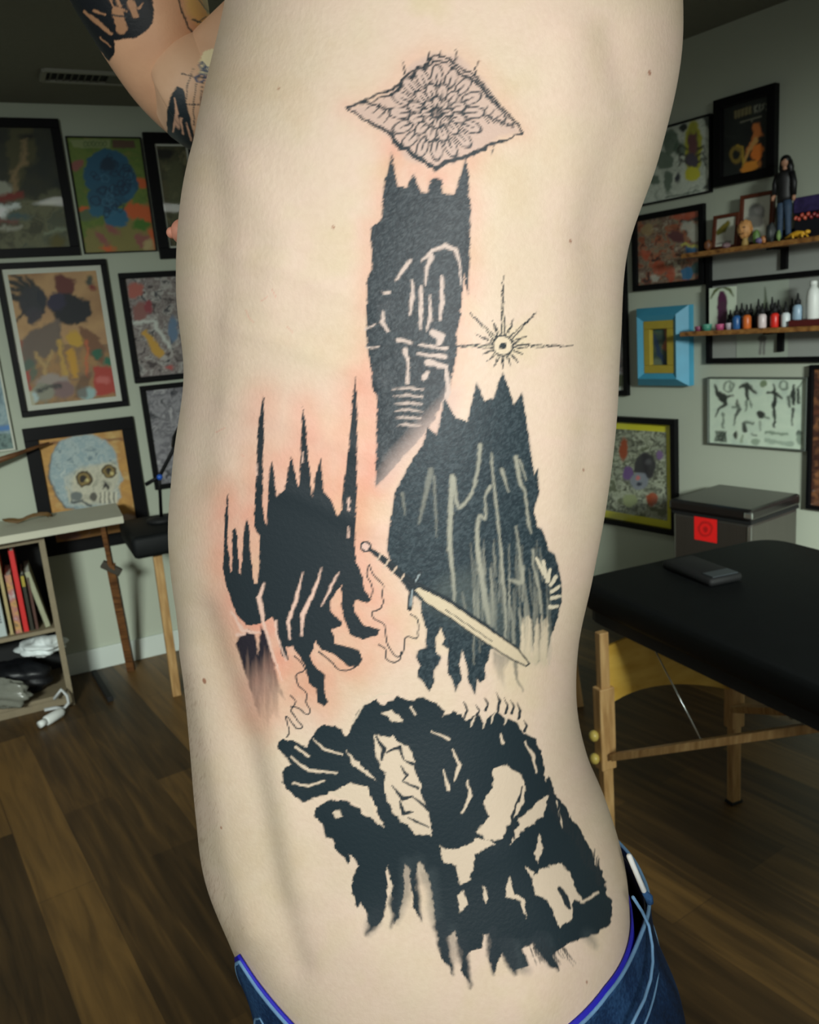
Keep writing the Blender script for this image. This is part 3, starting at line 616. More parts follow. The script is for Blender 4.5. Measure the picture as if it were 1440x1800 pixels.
def shelf_frame(x0, x1, ytop, z, n, fm, bd, painter, label, lean=.05):
    s0 = onshelf(x0, n, z); s1 = onshelf(x1, n, z); u, nn = wdir(kB)
    top = sz(kB, (x0+x1)/2, ytop, n)[1]; h = top-z
    root = empty('small_framed_picture', wp(kB, (s0+s1)/2, z, n), label, 'picture')
    ax = u; az = nn*lean+np.array([0, 0, 1.]); az /= np.linalg.norm(az); ay = np.cross(az, ax)
    base = wp(kB, (s0+s1)/2, z, n); W = (s1-s0)/2; mb = MB(); C = lambda a, b, d=0: base+ax*a+az*b+ay*d
    for (a, b, hx, hz) in ((0, bd/2, W, bd/2), (0, h-bd/2, W, bd/2), (-W+bd/2, h/2, bd/2, h/2-bd), (W-bd/2, h/2, bd/2, h/2-bd)):
        mb.obox(C(a, b), ax, ay, az, hx, .008, hz, .0012)
    mb.build('frame', M[fm], root)
    nx, nz = 30, 34; a = np.linspace(-W+bd, W-bd, nx); b = np.linspace(bd, h-bd, nz)
    P = np.array([C(p, q) for q in b for p in a]); px, py = proj(P)
    Fs = [(j*nx+i, j*nx+i+1, (j+1)*nx+i+1, (j+1)*nx+i) for j in range(nz-1) for i in range(nx-1)]
    o = mesh('print', P, Fs, M['print'], root); c = Canvas(px, py, (150, 152, 140), 1.9); painter(c); c.apply(o)
def SA(c):
    c.soft = 2.5; c.jit = 1; c.poly([(1258, 408), (1268, 398), (1280, 388), (1284, 392), (1276, 408), (1260, 414)], (104, 100, 36)); c.stroke([(1270, 402), (1282, 390)], 3, (126, 110, 40)); c.stroke([(1260, 428), (1285, 425)], 3, (120, 116, 110))
def SB(c):
    c.soft = 4; c.jit = 1; c.ell(1330, 375, 14, 18, (112, 112, 108)); c.ell(1326, 390, 18, 10, (126, 124, 118)); c.ell(1334, 368, 8, 8, (134, 132, 128))
shelf_frame(1252, 1297, 376, Z1, 2.935, 'redwood', .013, SA, 'small reddish wooden frame with a green shape, left on the upper shelf', .12)
shelf_frame(1299, 1358, 339, Z1, 2.945, 'redwood', .014, SB, 'dark brown framed pencil drawing standing in the middle of the upper shelf', .08)

def bottle(x, n, z, h, r, body, cap, label, group, two=True, name='ink_bottle', capfrac=.42):
    s = onshelf(x, n, z); p = wp(kB, s, z, n)
    root = empty(name, p, label, 'bottle', group)
    hb = h*(1-capfrac)
    MB().lathe(p, [(r*.9, 0), (r, .003), (r, hb*.8), (r*.75, hb*.94), (r*.42, hb)], 14).build('bottle_body', body, root, True)
    m = MB().lathe(p+np.array([0, 0, hb]), [(r*.62, 0), (r*.62, h*capfrac*.35), (r*.3, h*capfrac*.5), (r*.16, h*capfrac)], 12); m.build('cap', cap, root, True)
BC = [('blue', (44, 92, 150), 1295, 2.885), ('orange', (206, 104, 44), 1313, 2.885), ('pale pink', (214, 200, 200), 1340, 2.885), ('red', (214, 44, 34), 1362, 2.885), ('white', (206, 214, 216), 1381, 2.885)]
for nm, colr, x, n in BC:
    bottle(x, n, Z2, .088, .0155, mat('ink_'+nm.replace(' ', '_'), colr, .35), M['blackmatte'], nm+' ink bottle with a black nozzle in the front row of the lower shelf', 'ink bottles on the lower shelf')
dark_ink = mat('ink_black', (20, 22, 28), .35)
BKL = ['short black ink bottle at the left end of the back row, beside the propped card', 'black ink bottle in the back row between the blue and orange ones', 'black ink bottle in the back row just right of the orange one', 'tall black ink bottle in the back row left of the pale pink one', 'black ink bottle in the back row right of the pale pink one', 'tallest black ink bottle in the back row, left of the red one', 'black ink bottle in the back row right behind the red one', 'black ink bottle at the right end of the back row, before the pale blue one']
for i, (x, h) in enumerate([(1284, .072), (1304, .095), (1320, .09), (1333, .105), (1347, .09), (1357, .108), (1368, .096), (1392, .098)]):
    bottle(x, 2.93, Z2, h, .0145, dark_ink, M['blackmatte'], BKL[i], 'black ink bottles in the back row')
# low red box with a pale bottle on it, tall white bottle
def simple_box(name, x0, x1, n0, n1, z, h, m, label, cat, bev=.002, parts=None):
    nm_ = (n0+n1)/2; s0 = onshelf(x0, n0, z); s1 = onshelf(x1, n0, z); u, nn = wdir(kB)
    mb = MB(); mb.obox(wp(kB, (s0+s1)/2, z+h/2, nm_), u, nn, (0, 0, 1), (s1-s0)/2, (n1-n0)/2, h/2, bev)
    o = mb.build(name, m); tag(settle(o), label, cat); return (s0+s1)/2, nm_
simple_box('low_red_box', 1386, 1448, 2.862, 2.965, Z2, .022, mat('dark_red_card', (84, 24, 22), .5, noise=.1), 'flat dark red box at the right end of the lower shelf', 'box')
bottle(1402, 2.90, Z2+.022, .092, .017, mat('ink_pale_blue', (150, 176, 196), .35), M['blackmatte'], 'pale blue ink bottle standing on the flat dark red box', None)
p = wp(kB, onshelf(1429, 2.90, Z2+.022), Z2+.022, 2.90)
r_ = empty('white_squeeze_bottle', p, 'tall white bottle at the right edge on the flat dark red box', 'bottle')
MB().lathe(p, [(.021, 0), (.023, .004), (.023, .075), (.019, .098), (.010, .112)], 18).build('bottle_body', M['white'], r_, True)
MB().lathe(p+np.array([0, 0, .112]), [(.012, 0), (.012, .014), (.010, .018)], 14).build('cap', M['white'], r_, True)
# propped card with a purple bottle drawing
def card():
    s0 = onshelf(1247, 2.95, Z2); s1 = onshelf(1294, 2.95, Z2); root = empty('propped_card', wp(kB, (s0+s1)/2, Z2, 2.95), 'white card with a purple tombstone shape and green leaves, propped on the lower shelf', 'card')
    u, nn = wdir(kB); top = sz(kB, 1270, 505, 2.95)[1]
    mb = MB(); mb.obox(wp(kB, (s0+s1)/2, (Z2+top)/2, 2.952), u, nn, (0, 0, 1), (s1-s0)/2, .0012, (top-Z2)/2); mb.build('backing', M['paper'], root)
    def P(c):
        c.soft = 2.5; c.jit = 1; c.poly([(1261, 522), (1266, 512), (1273, 512), (1278, 522), (1279, 580), (1261, 580)], (92, 42, 78)); c.stroke([(1266, 506), (1256, 512), (1249, 524)], [4, 5, 2], (92, 104, 56)); c.stroke([(1274, 506), (1284, 510), (1290, 520)], [4, 5, 2], (92, 104, 56)); c.ell(1270, 504, 7, 3, (54, 62, 40)); c.cloud([(96, 50, 84), (78, 62, 70)], 8, 151, region=(1262, 1278, 530, 580), alpha=.5)
    painted_panel('print', kB, s0, s1, Z2, top, 2.9495, P, root, gain=1.5, base=(178, 190, 172))
card()
for x, colr, r, h, nm in ((1228, (128, 62, 92), .014, .018, 'small pink pot'), (1243, (70, 140, 120), .019, .024, 'small green pot'), (1266, (176, 74, 116), .018, .022, 'bright pink pot'), (1281, (170, 160, 170), .012, .024, 'pale lilac pot')):
    p = wp(kB, onshelf(x, 2.88, Z2), Z2, 2.88); rt_ = empty('ink_cup', p, nm+' standing near the left end of the lower shelf', 'pot', 'small pots on the lower shelf')
    MB().lathe(p, [(r*.8, 0), (r, h*.7), (r*.95, h*.75)], 14).build('cup_body', mat('pot_'+nm.split()[1]+str(x), colr, .4), rt_, True)
    MB().lathe(p+np.array([0, 0, h*.75]), [(r, 0), (r, h*.25), (r*.8, h*.28)], 14).build('lid', mat('potlid'+str(x), [min(255, v+25) for v in colr], .4), rt_, True)

# doll on the upper shelf
def doll():
    n = 2.90; s = onshelf(1378, n, Z1); p = wp(kB, s, Z1, n); u, nn = wdir(kB)
    root = empty('doll_figurine', p, 'standing doll with long black hair, black jacket and blue jeans on the upper shelf', 'figurine')
    top = sz(kB, 1376, 273, n)[1]-Z1; h = top
    q = lambda a, b, d=0: p+u*a*h-nn*d*h+np.array([0, 0, b*h])
    skin = mat('doll_skin', (184, 136, 108), .5); jean = mat('doll_denim', (52, 72, 96), .7, noise=.2, nscale=60); jac = mat('doll_jacket', (18, 18, 20), .5); hair = mat('doll_hair', (10, 9, 9), .45)
    b = MB(); b.tube([q(0, .80), q(0, .86), q(0, .89)], [.03*h, .028*h, .03*h], 10); b.build('neck', skin, root, True); b = MB(); b.ball(q(0, .92, 0), .05*h, .052*h, .068*h); b.build('head', skin, root, True); b = MB()
    b.tube([q(-.11, .55, .03), q(-.125, .52, .05), q(-.12, .485, .06)], [.022*h, .024*h, .014*h], 8); b.build('hand', skin, root, True); b = MB(); b.tube([q(.12, .52, .0), q(.125, .49, .01), q(.12, .455, .01)], [.02*h, .024*h, .014*h], 8)
    b.build('hand', skin, root, True)
    j = MB(); j.tube([q(0, .45), q(0, .53), q(0, .62), q(0, .72), q(0, .79), q(0, .83)], [.085*h, .088*h, .08*h, .098*h, .09*h, .04*h], 14, flat=.62)
    j.tube([q(-.085, .79), q(-.12, .68, .01), q(-.115, .55, .03)], [.04*h, .036*h, .028*h], 10); j.tube([q(.085, .79), q(.12, .66), q(.12, .52)], [.04*h, .036*h, .028*h], 10); j.build('jacket', jac, root, True)
    for sg in (-1, 1):
        l = MB(); l.tube([q(sg*.035, .47), q(sg*.045, .38), q(sg*.05, .25), q(sg*.055, .12), q(sg*.06, .03)], [.052*h, .05*h, .038*h, .034*h, .036*h], 10); l.build('trouser_leg', jean, root, True)
        f_ = MB(); f_.ball(q(sg*.06, .02, .03), .035*h, .05*h, .02*h); f_.build('shoe', jac, root, True)
    hh = MB(); hh.ball(q(0, .935, -.015), .066*h, .062*h, .066*h); hh.tube([q(-.035, .93, -.02), q(-.05, .85, -.03), q(-.055, .72, -.05)], [.04*h, .042*h, .02*h], 8); hh.tube([q(.035, .93, -.02), q(.05, .85, -.03), q(.06, .70, -.05)], [.04*h, .045*h, .02*h], 8); hh.tube([q(0, .93, -.03), q(0, .8, -.06), q(0, .68, -.06)], [.05*h, .06*h, .03*h], 10); hh.build('hair', hair, root, True)
doll()
# tan shrivelled head ornament
def orn():
    n = 2.885; p = wp(kB, onshelf(1310, n, Z1), Z1, n); u, nn = wdir(kB); root = empty('clay_head_ornament', p, 'lumpy tan clay head ornament on a narrow neck in front of the brown frame', 'ornament')
    m = mat('tan_clay', (206, 150, 92), .6, noise=.25, nscale=60)
    MB().lathe(p, [(.014, 0), (.013, .012), (.009, .022), (.012, .03)], 14).build('neck', mat('clay_base', (170, 140, 80), .6), root, True)
    b = MB(); b.ball(p+np.array([0, 0, .058]), .027, .024, .033, 24, 16, fn=lambda d: 1+.09*sin(9*d[0]+4*d[2])*cos(7*d[1]+3*d[2])); b.ball(p-nn*.024+np.array([0, 0, .055]), .005, .006, .008); b.ball(p+u*.027+np.array([0, 0, .056]), .004, .005, .008); b.ball(p-u*.027+np.array([0, 0, .056]), .004, .005, .008)
    b.build('head', m, root, True)
    e = MB()
    for sg in (-1, 1): e.ball(p-nn*.021+u*sg*.009+np.array([0, 0, .064]), .005, .003, .003)
    e.tube([p-nn*.0225-u*.009+np.array([0, 0, .044]), p-nn*.0255+np.array([0, 0, .042]), p-nn*.0225+u*.009+np.array([0, 0, .044])], .0016, 6); e.build('face_marks', mat('clay_dark', (92, 52, 34), .7), root, True)
orn()
def small_lump(name, x, n, z, sx, sy, sz_, colr, label, cat='ornament', spikes=0):
    p = wp(kB, onshelf(x, n, z), z, n); b = MB(); ph = random.Random(int(x)).uniform(0, 6)
    b.ball(p+np.array([0, 0, sz_]), sx, sy, sz_, 18, 12, fn=lambda d: 1+.16*sin(5*d[0]+ph)*cos(6*d[1]+ph)+(spikes*max(0, d[2])**2))
    o = b.build(name, mat(name+str(x), colr, .5, noise=.3, nscale=50), smooth=True); tag(settle(o), label, cat)
small_lump('green_figure', 1330, 2.878, Z1, .013, .011, .022, (96, 130, 66), 'small green figure beside the tan clay head', 'figurine', .25)
small_lump('purple_crystal', 1336, 2.868, Z1, .014, .01, .011, (104, 92, 132), 'small purple lump in front of the green figure', 'ornament')
small_lump('peach_shell', 1343, 2.872, Z1, .010, .01, .013, (198, 134, 84), 'small peach coloured shell on the upper shelf, left of the doll', 'ornament')
small_lump('dark_stone', 1356, 2.875, Z1, .018, .014, .028, (52, 56, 56), 'dark grey pointed stone at the foot of the doll', 'ornament', .3)
small_lump('green_cup', 1369, 2.868, Z1, .007, .007, .018, (130, 160, 90), 'tiny pale green bottle at the foot of the doll', 'ornament')
small_lump('brown_acorn', 1245, 2.885, Z1, .014, .012, .02, (110, 66, 36), 'small brown knob at the left end of the upper shelf', 'ornament')
small_lump('rose_quartz', 1277, 2.872, Z1, .017, .01, .010, (126, 100, 104), 'dusty pink stone in front of the small reddish frame', 'ornament')
def star():
    n = 2.872; p = wp(kB, onshelf(1402, n, Z1), Z1, n); u, nn = wdir(kB); root = empty('toy_lizard', p, 'golden yellow toy lizard lying at the right of the upper shelf', 'toy')
    m = mat('gold_toy', (222, 168, 44), .4); z = np.array([0, 0, 1.])
    b = MB(); b.tube([p-u*.045+z*.006, p-u*.02+z*.014, p+z*.016, p+u*.02+z*.014, p+u*.032+z*.016], [.003, .008, .011, .009, .004], 10); b.ball(p+u*.036+z*.018, .010, .008, .007); b.build('lizard_body', m, root, True)
    for a, d in ((-.015, -1), (-.015, 1), (.018, -1), (.018, 1)):
        MB().tube([p+u*a+z*.012, p+u*(a+.004)-nn*d*.014+z*.012, p+u*(a+.01)-nn*d*.018+z*.002], [.004, .0035, .003], 8).build('leg', m, root, True)
star()
def tin():
    n = 2.915; z = Z1; s0 = onshelf(1396, n, z); s1 = onshelf(1460, n, z); u, nn = wdir(kB); top = sz(kB, 1400, 348, n)[1]
    root = empty('decorated_tin', wp(kB, (s0+s1)/2, z, n), 'dark tin with purple lid and red flowers at the right end of the upper shelf', 'tin')
    zm = z+(top-z)*.62
    mb = MB(); mb.obox(wp(kB, (s0+s1)/2, (z+zm)/2, n+.02), u, nn, (0, 0, 1), (s1-s0)/2-.004, .028, (zm-z)/2, .004); mb.build('tin_body', mat('black_tin', (22, 22, 30), .35), root)
    l = MB(); l.obox(wp(kB, (s0+s1)/2, (zm+top)/2, n+.02), u, nn, (0, 0, 1), (s1-s0)/2, .032, (top-zm)/2, .006); l.build('lid', mat('purple_lid', (54, 44, 88), .35, noise=.5, nscale=40), root)
    random.seed(9)
    for i in range(9):
        f_ = MB(); f_.ball(wp(kB, s0+.012+i*.011, zm-.012+random.uniform(-.012, .006), n-.009), .009, .004, .008, 10, 6); f_.build('flower_decoration', mat('red_enamel%d' % i, random.choice([(170, 62, 44), (190, 84, 60), (130, 30, 34)]), .4), root, True)
tin()

# ------------------------------------------------------------------ pedal bin by the right wall
def bin_():
    k = 'B'; u, nn = wdir(k); h = .672; nf = 2.63
    s0 = sz(k, 1183, 905, nf)[0]; s1 = sz(k, 1321, 905, nf)[0]; sc = (s0+s1)/2; d = .31; up = (0, 0, 1)
    root = empty('pedal_bin', wp(k, sc, 0, nf+d/2), 'square stainless steel bin with a red sticker standing behind the black table', 'bin')
    b = MB(); b.obox(wp(k, sc, (h-.05)/2, nf+d/2), u, nn, up, (s1-s0)/2, d/2, (h-.06)/2, .012); b.build('bin_body', M['steel'], root)
    l = MB(); l.obox(wp(k, sc, h-.022, nf+d/2-.006), u, nn, up, (s1-s0)/2+.009, d/2+.01, .022, .012); l.build('lid', M['darksteel'], root)
    g = MB(); g.obox(wp(k, sc, h-.051, nf+d/2), u, nn, up, (s1-s0)/2+.003, d/2+.003, .007, .002); g.build('rim', M['blackmatte'], root)
    t = MB(); t.obox(wp(k, s1-.003, h-.022, nf-.012), u, nn, up, .016, .006, .012, .005); t.build('lid_corner', M['chrome'], root)
    e = MB(); e.obox(wp(k, s1-.004, h-.12, nf-.003), u, nn, up, .007, .002, .055, .001); e.build('handle_strip', M['chrome'], root)
    a, z1 = sz(k, 1221, 907, nf); c_, z0 = sz(k, 1261, 955, nf)
    def P(c):
        c.soft = 3; c.jit = 1; c.ell(1240, 930, 11, 12, (120, 8, 8), ring=3, alpha=.6); c.ell(1240, 930, 4, 5, (110, 8, 8), alpha=.6)
    painted_panel('sticker', k, a, c_, z0, z1, nf-.0015, P, root, gain=1.3, base=(214, 22, 20))
    p = MB(); p.obox(wp(k, sc, .03, nf-.02), u, nn, up, .06, .02, .006, .003); p.build('pedal', M['blackmatte'], root)
bin_()

# ------------------------------------------------------------------ folding treatment table
def table():
    h = .72; P0 = atz(1053, 1005, h); P1 = atz(1250, 962, h); e = P1-P0; e[2] = 0; e /= np.linalg.norm(e)
    q0 = atz(1035, 1072, h-.065); q1 = atz(1440, 1262, h-.065); g = q1-q0; g[2] = 0; g /= np.linalg.norm(g)
    A = np.array([[e[0], -g[0]], [e[1], -g[1]]]); t = np.linalg.solve(A, (q0-P0)[:2]); K = P0+e*t[0]; K[2] = 0   # the hidden near-left corner
    g2 = np.array([e[1], -e[0], 0]);
    L = 1.62; Wd = .68; root = empty('folding_treatment_table', (K+e*Wd/2+g*L/2), 'black padded folding massage table on pale wooden legs, right of the person', 'table')
    # top outline with rounded corners
    cs = [K, K+e*Wd, K+e*Wd+g*L, K+g*L]; pts = []
    for i in range(4):
        c = cs[i]; a = cs[i-1]; b = cs[(i+1) % 4]; r = .09; da = (a-c)/np.linalg.norm(a-c); db = (b-c)/np.linalg.norm(b-c)
        for j in range(7):
            t_ = j/6; pts.append((1-t_)**2*(c+da*r)+2*t_*(1-t_)*c+t_**2*(c+db*r))
    cen = sum(pts)/len(pts)
    def lay(z, ins): return [np.array([*(p+(cen-p)/np.linalg.norm(cen-p)*ins)[:2], z]) for p in pts]
    def loft(layers):
        n = len(pts); V = [v for l in layers for v in l]
        Fs = [(i*n+k, i*n+(k+1) % n, (i+1)*n+(k+1) % n, (i+1)*n+k) for i in range(len(layers)-1) for k in range(n)]+[list(range(n))[::-1], [(len(layers)-1)*n+k for k in range(n)]]
        return V, Fs
    V, Fs = loft([lay(h-.065, .012), lay(h-.055, .003), lay(h-.02, 0), lay(h-.006, .005), lay(h, .02)]); mesh('padded_top', V, Fs, M['vinyl'], root, True)
    V, Fs = loft([lay(h-.10, .03), lay(h-.0655, .03)]); mesh('under_frame', V, Fs, M['blackmatte'], root)
    LA_ = atz(1070, 1490); LBp = atz(1290, 1410); zc = h-.10
    ax = e; ay = g
    def leg(p, wide, z0, z1, name='leg', off=(0, 0, 0)):
        m = MB(); m.obox((p[0]+off[0], p[1]+off[1], (z0+z1)/2), ax, ay, (0, 0, 1), wide/2, .012, (z1-z0)/2, .003); return m
    for p, nm in ((LA_, 0), (LBp, 1)):
        l = leg(p, .030, 0, .26); l.obox((p[0], p[1], (.24+.47)/2), ax, ay, (0, 0, 1), .0225, .0165, .115, .003)
        l.obox((p[0], p[1], (.46+zc)/2), ax, ay, (0, 0, 1), .0135, .0115, (zc-.46)/2, .003)
        lo = l.build('leg', M['lightwood'], root)
        if nm == 0:
            for z in (.34, .275):
                kk = MB(); kk.ball(np.array([p[0], p[1], z])-ax*.034, .013, .015, .015); kk.tube([np.array([p[0], p[1], z])-ax*.03, np.array([p[0], p[1], z])+ax*.01], .005, 8); o = kk.build('knob', M['knob'], lo, True); o['label'] = 'yellow wing knob on the near table leg'
        ft = MB(); ft.obox((p[0], p[1], .0045), ax, ay, (0, 0, 1), .02, .014, .0045, .001); ft.build('foot', M['blackmatte'], lo)
    # far pair of legs, mostly out of the picture
    for p in (LA_+g*1.25, LBp+g*1.25):
        l = leg(p, .036, 0, zc); l.build('leg', M['lightwood'], root)
    # end panel with an arched lower edge
    n = 24; V = []; d = LBp-LA_; off = ay*0
    for i in range(n+1):
        t_ = i/n; x = LA_+d*t_; lo = .400+(.345-.400)*t_+.052*sin(pi*t_**.75)**.8; hi = .575+.045*min(1, t_*1.6)
        for s_ in (-.004, .004): V += [np.array([*(x+off*1.0+ay*s_)[:2], lo]), np.array([*(x+off+ay*s_)[:2], hi])]
    Fs = []
    for i in range(n):
        a = i*4; b = a+4; Fs += [(a, b, b+1, a+1), (a+2, a+3, b+3, b+2), (a, a+2, b+2, b), (a+1, b+1, b+3, a+3)]
    Fs += [(0, 1, 3, 2), (n*4, n*4+2, n*4+3, n*4+1)]; o = mesh('end_panel', V, Fs, M['ply'], root)
    b1 = np.array([LA_[0]+.02, LA_[1]-.022, .282]); m1 = atz(1440, 1277, .60); dd = (m1-b1)/np.linalg.norm(m1-b1); top = b1+dd*((zc-b1[2])/dd[2])
    MB().beam(b1, top, .036, .018, side=ax).build('brace', M['lightwood'], root)
    b2 = np.array([LBp[0], LBp[1]-.01, .30]); m2 = atz(1440, 1250, .57); dd2 = (m2-b2)/np.linalg.norm(m2-b2); top2 = b2+dd2*((zc-b2[2])/dd2[2])
    MB().beam(b2, top2, .036, .018, side=ax).build('brace', M['lightwood'], root)
    # cables
    tt = (.42-b1[2])/(m1[2]-b1[2]); w0 = atz(1237, 1310, b1[2]+(m1[2]-b1[2])*.45); w1 = atz(1145, 1130, zc)
    MB().tube([w0, w1], .0018, 6).build('cable', M['chrome'], root, True); MB().tube([w0, w0+(w1-w0)*.06], .006, 8).build('cable_end', M['chrome'], root, True)
    w0b = atz(1392, 1262, .45); w1b = atz(1375, 1235, .52); dx = (w1b-w0b)/np.linalg.norm(w1b-w0b); MB().tube([w0b, w0b+dx*((zc-w0b[2])/dx[2])], .0018, 6).build('cable', M['chrome'], root, True); MB().tube([w0b, w0b+dx*.03], .005, 8).build('cable_end', M['chrome'], root, True)
    # something flat and dark lying on the padded top
    c = atz(1232, 1003, h+.01); a = atz(1195, 990, h); b = atz(1278, 1022, h); ax2 = (b-a)/np.linalg.norm(b-a); ax2[2] = 0; ay2 = np.array([-ax2[1], ax2[0], 0])
    r2 = empty('black_face_cushion', (c[0], c[1], h), 'flat black pad lying on the padded table top', 'cushion')
    m = MB(); m.obox((c[0], c[1], h+.011), ax2, ay2, (0, 0, 1), .10, .05, .011, .009); m.build('pad', M['blackmatte'], r2, True)
    m = MB(); m.obox((c[0]+ax2[0]*.075-ay2[0]*.0, c[1]+ax2[1]*.075, h+.0235), ax2, ay2, (0, 0, 1), .02, .038, .0015, .001); m.build('grey_tab', mat('grey_rubber', (60, 66, 70), .4), r2)
table()
def pale_stool():
    p = atz(1018, 1240, 0); root = empty('wooden_stool', p, 'pale wooden stool almost wholly hidden behind the bare back', 'stool')
    q = np.array([p[0], p[1], 0]); 
    s = MB(); s.lathe(q+np.array([-.16, .0, .40]), [(.15, 0), (.16, .01), (.16, .03), (.15, .04)], 24); s.build('seat', M['lightwood'], root, True)
    for a, b in ((-.0, -.0), (-.32, 0), (-.16, .15), (-.16, -.15)):
        MB().beam(q+np.array([a, b, 0]), q+np.array([-.16+(a+.16)*.75, b*.75, .40]), .03, .03).build('leg', M['lightwood'], root)

# ------------------------------------------------------------------ bookcase, drawing board and books on the left
def bookcase():
    k = 'A'; u, nn = wdir(k); nf = 3.487; up = (0, 0, 1); W = WALL['A'][1]-.02
    s1 = sz(k, 133, 1242, nf)[0]; s0 = s1-.9; zt = .735; d = (W-nf)/2; t = .011
    root = empty('bookcase', wp(k, (s0+s1)/2, 0, nf+d), 'beige laminate bookcase full of books and bags at the left edge', 'bookcase')
    z_sh = sz(k, 60, 1112, nf)[1]; z_b = .055
    for s_ in (s0+t, s1-t): MB().obox(wp(k, s_, zt/2, nf+d), u, nn, up, t, d, zt/2, .001).build('side_panel', M['particle'], root)
    MB().obox(wp(k, (s0+s1)/2, zt-.018, nf+d), u, nn, up, (s1-s0)/2-2*t, d, .018, .001).build('top_panel', M['particle'], root)
    for z in (z_sh, z_b): MB().obox(wp(k, (s0+s1)/2, z-.008, nf+d), u, nn, up, (s1-s0)/2-2*t, d-.005, .008, .001).build('shelf', M['particle'], root)
    MB().obox(wp(k, (s0+s1)/2, .02, nf+.03), u, nn, up, (s1-s0)/2-2*t, .008, .02, .001).build('plinth', M['particle'], root)
    MB().obox(wp(k, (s0+s1)/2, zt/2, W-.004), u, nn, up, (s1-s0)/2-2*t, .003, zt/2-.02).build('back_panel', M['blackmatte'], root)
    # books: photo column range at shelf height, top row, colour
    bk = [(-9, 13, 968, (176, 188, 186), 'big white hardback at the left end of the row of books', .26, 0),
          (17, 24, 985, (176, 160, 112), 'thin cream paperback right of the big white hardback', .2, 0),
          (27, 39, 1012, None, 'short book with a patterned pink and white spine', .2, 0),
          (41, 51, 969, (206, 36, 34), 'tall bright red book', .22, 0),
          (53, 60, 1010, (44, 42, 30), 'dark book with a yellow top label right of the red book', .2, 0),
          (62, 68, 1016, (84, 54, 44), 'thin brown book leaning beside the dark book', .18, .0),
          (79, 89, 1002, (158, 160, 132), 'pale green book leaning against the side panel', .22, -.16)]
    for i, (x0, x1, yt, colr, lab, dp, lean) in enumerate(bk):
        yb = 1114-(x0)*.20
        n = nf+.035; a, zb = sz(k, x0, yb, n); b, _ = sz(k, x1, yb, n); zz = z_sh
        top = sz(k, x0-(yb-yt)*.20+ (4 if lean else 0), yt, n)[1]; hh = top-zz
        if lean: a -= .0; b -= .0
        r = empty('book', wp(k, (a+b)/2, zz, n+dp/2), lab, 'book', 'books on the upper bay of the bookcase')
        az = np.array([0, 0, 1.])+u*lean; az /= np.linalg.norm(az); ax = np.cross(nn, az); ax /= np.linalg.norm(ax); ax = ax if ax@u > 0 else -ax
        W2 = (b-a)/2-.0008; lift = abs(lean)*W2
        base = wp(k, (a+b)/2, zz+lift, n)
        if lean: base = base  # leaning foot
        cm = mat('book_cover%d' % i, colr or (170, 150, 146), .5, noise=.06, nscale=30) if colr else mat('patterned_cover', (150, 130, 124), .5, ramp=[(196, 196, 190), (170, 110, 110), (196, 150, 90), (60, 60, 66)], nscale=22)
        c = MB(); tk = .0022
        for sg in (-1, 1): c.obox(base+ax*sg*(W2-tk/2)+nn*dp/2+az*hh/2, ax, nn, az, tk/2, dp/2, hh/2)
        c.obox(base+nn*tk/2+az*hh/2, ax, nn, az, W2, tk/2, hh/2, .0008); c.build('cover', cm, r)
        pg = MB(); pg.obox(base+nn*(dp/2+.001)+az*hh/2, ax, nn, az, W2-tk, dp/2-.004, hh/2-.003); pg.build('pages', M['paper'], r)
        if i == 4: lb = MB(); lb.obox(base-nn*.0006+az*(hh-.03), ax, nn, az, W2*.9, .0005, .022); lb.build('spine_label', YEL, r)
        if i == 0:
            lb = MB()
            for j in range(16): lb.obox(base-nn*.0006+ax*W2*.35+az*(.06+j*.0115), ax, nn, az, .004, .0004, .0035)
            lb.build('spine_lettering', mat('grey_ink', (92, 100, 104), .6), r)
    return root, s0, s1, zt, nf, d
bc, bs0, bs1, bzt, bnf, bd_ = bookcase()
def crumple(name, c, r, colr, label, seed, cat='bag', amp=.22, rough=.45, sheen=0):
    rnd = random.Random(seed); ph = [rnd.uniform(0, 6) for _ in range(9)]
    def fn(d):
        v = sin(5*d[0]+ph[0])*cos(4*d[1]+ph[1])+.6*sin(9*d[2]+ph[2]+3*d[0])+.5*abs(sin(11*d[0]+7*d[2]+ph[3]))+.35*abs(sin(17*d[1]+13*d[2]+ph[4]))
        return 1+amp*.5*(v-.4)
    b = MB(); b.ball(c, *r, 56, 36, fn=fn); z0 = min(v[2] for v in b.v); fl = c[2]-r[2]
    for v in b.v: v[2] = max(v[2], fl)
    o = b.build(name, mat(name+'_stuff', colr, rough, noise=.15, nscale=12, bump=.5, bscale=40), smooth=True); tag(settle(o), label, cat); return o
kA = 'A'
def inA(x, y, n): s_, z = sz(kA, x, y, n); return wp(kA, s_, z, n)
zf = .0555
p = inA(30, 1180, 3.62); crumple('black_bag', (p[0], p[1], zf+.07), (.135, .085, .07), (20, 22, 26), 'crumpled black bag in the lower bay of the bookcase', 3, amp=.2)
p = inA(78, 1160, 3.58); crumple('white_carrier_bag', (p[0]+.0, p[1], zf+.158+.036), (.085, .07, .038), (214, 222, 222), 'crumpled white plastic bag on top of the black bag', 5, amp=.35)
p = inA(8, 1222, 3.47); crumple('clear_plastic_bag', (p[0], p[1], zf+.065), (.10, .03, .06), (120, 122, 112), 'crumpled grey see-through plastic bag at the front of the lower bay', 8, amp=.35, rough=.25)
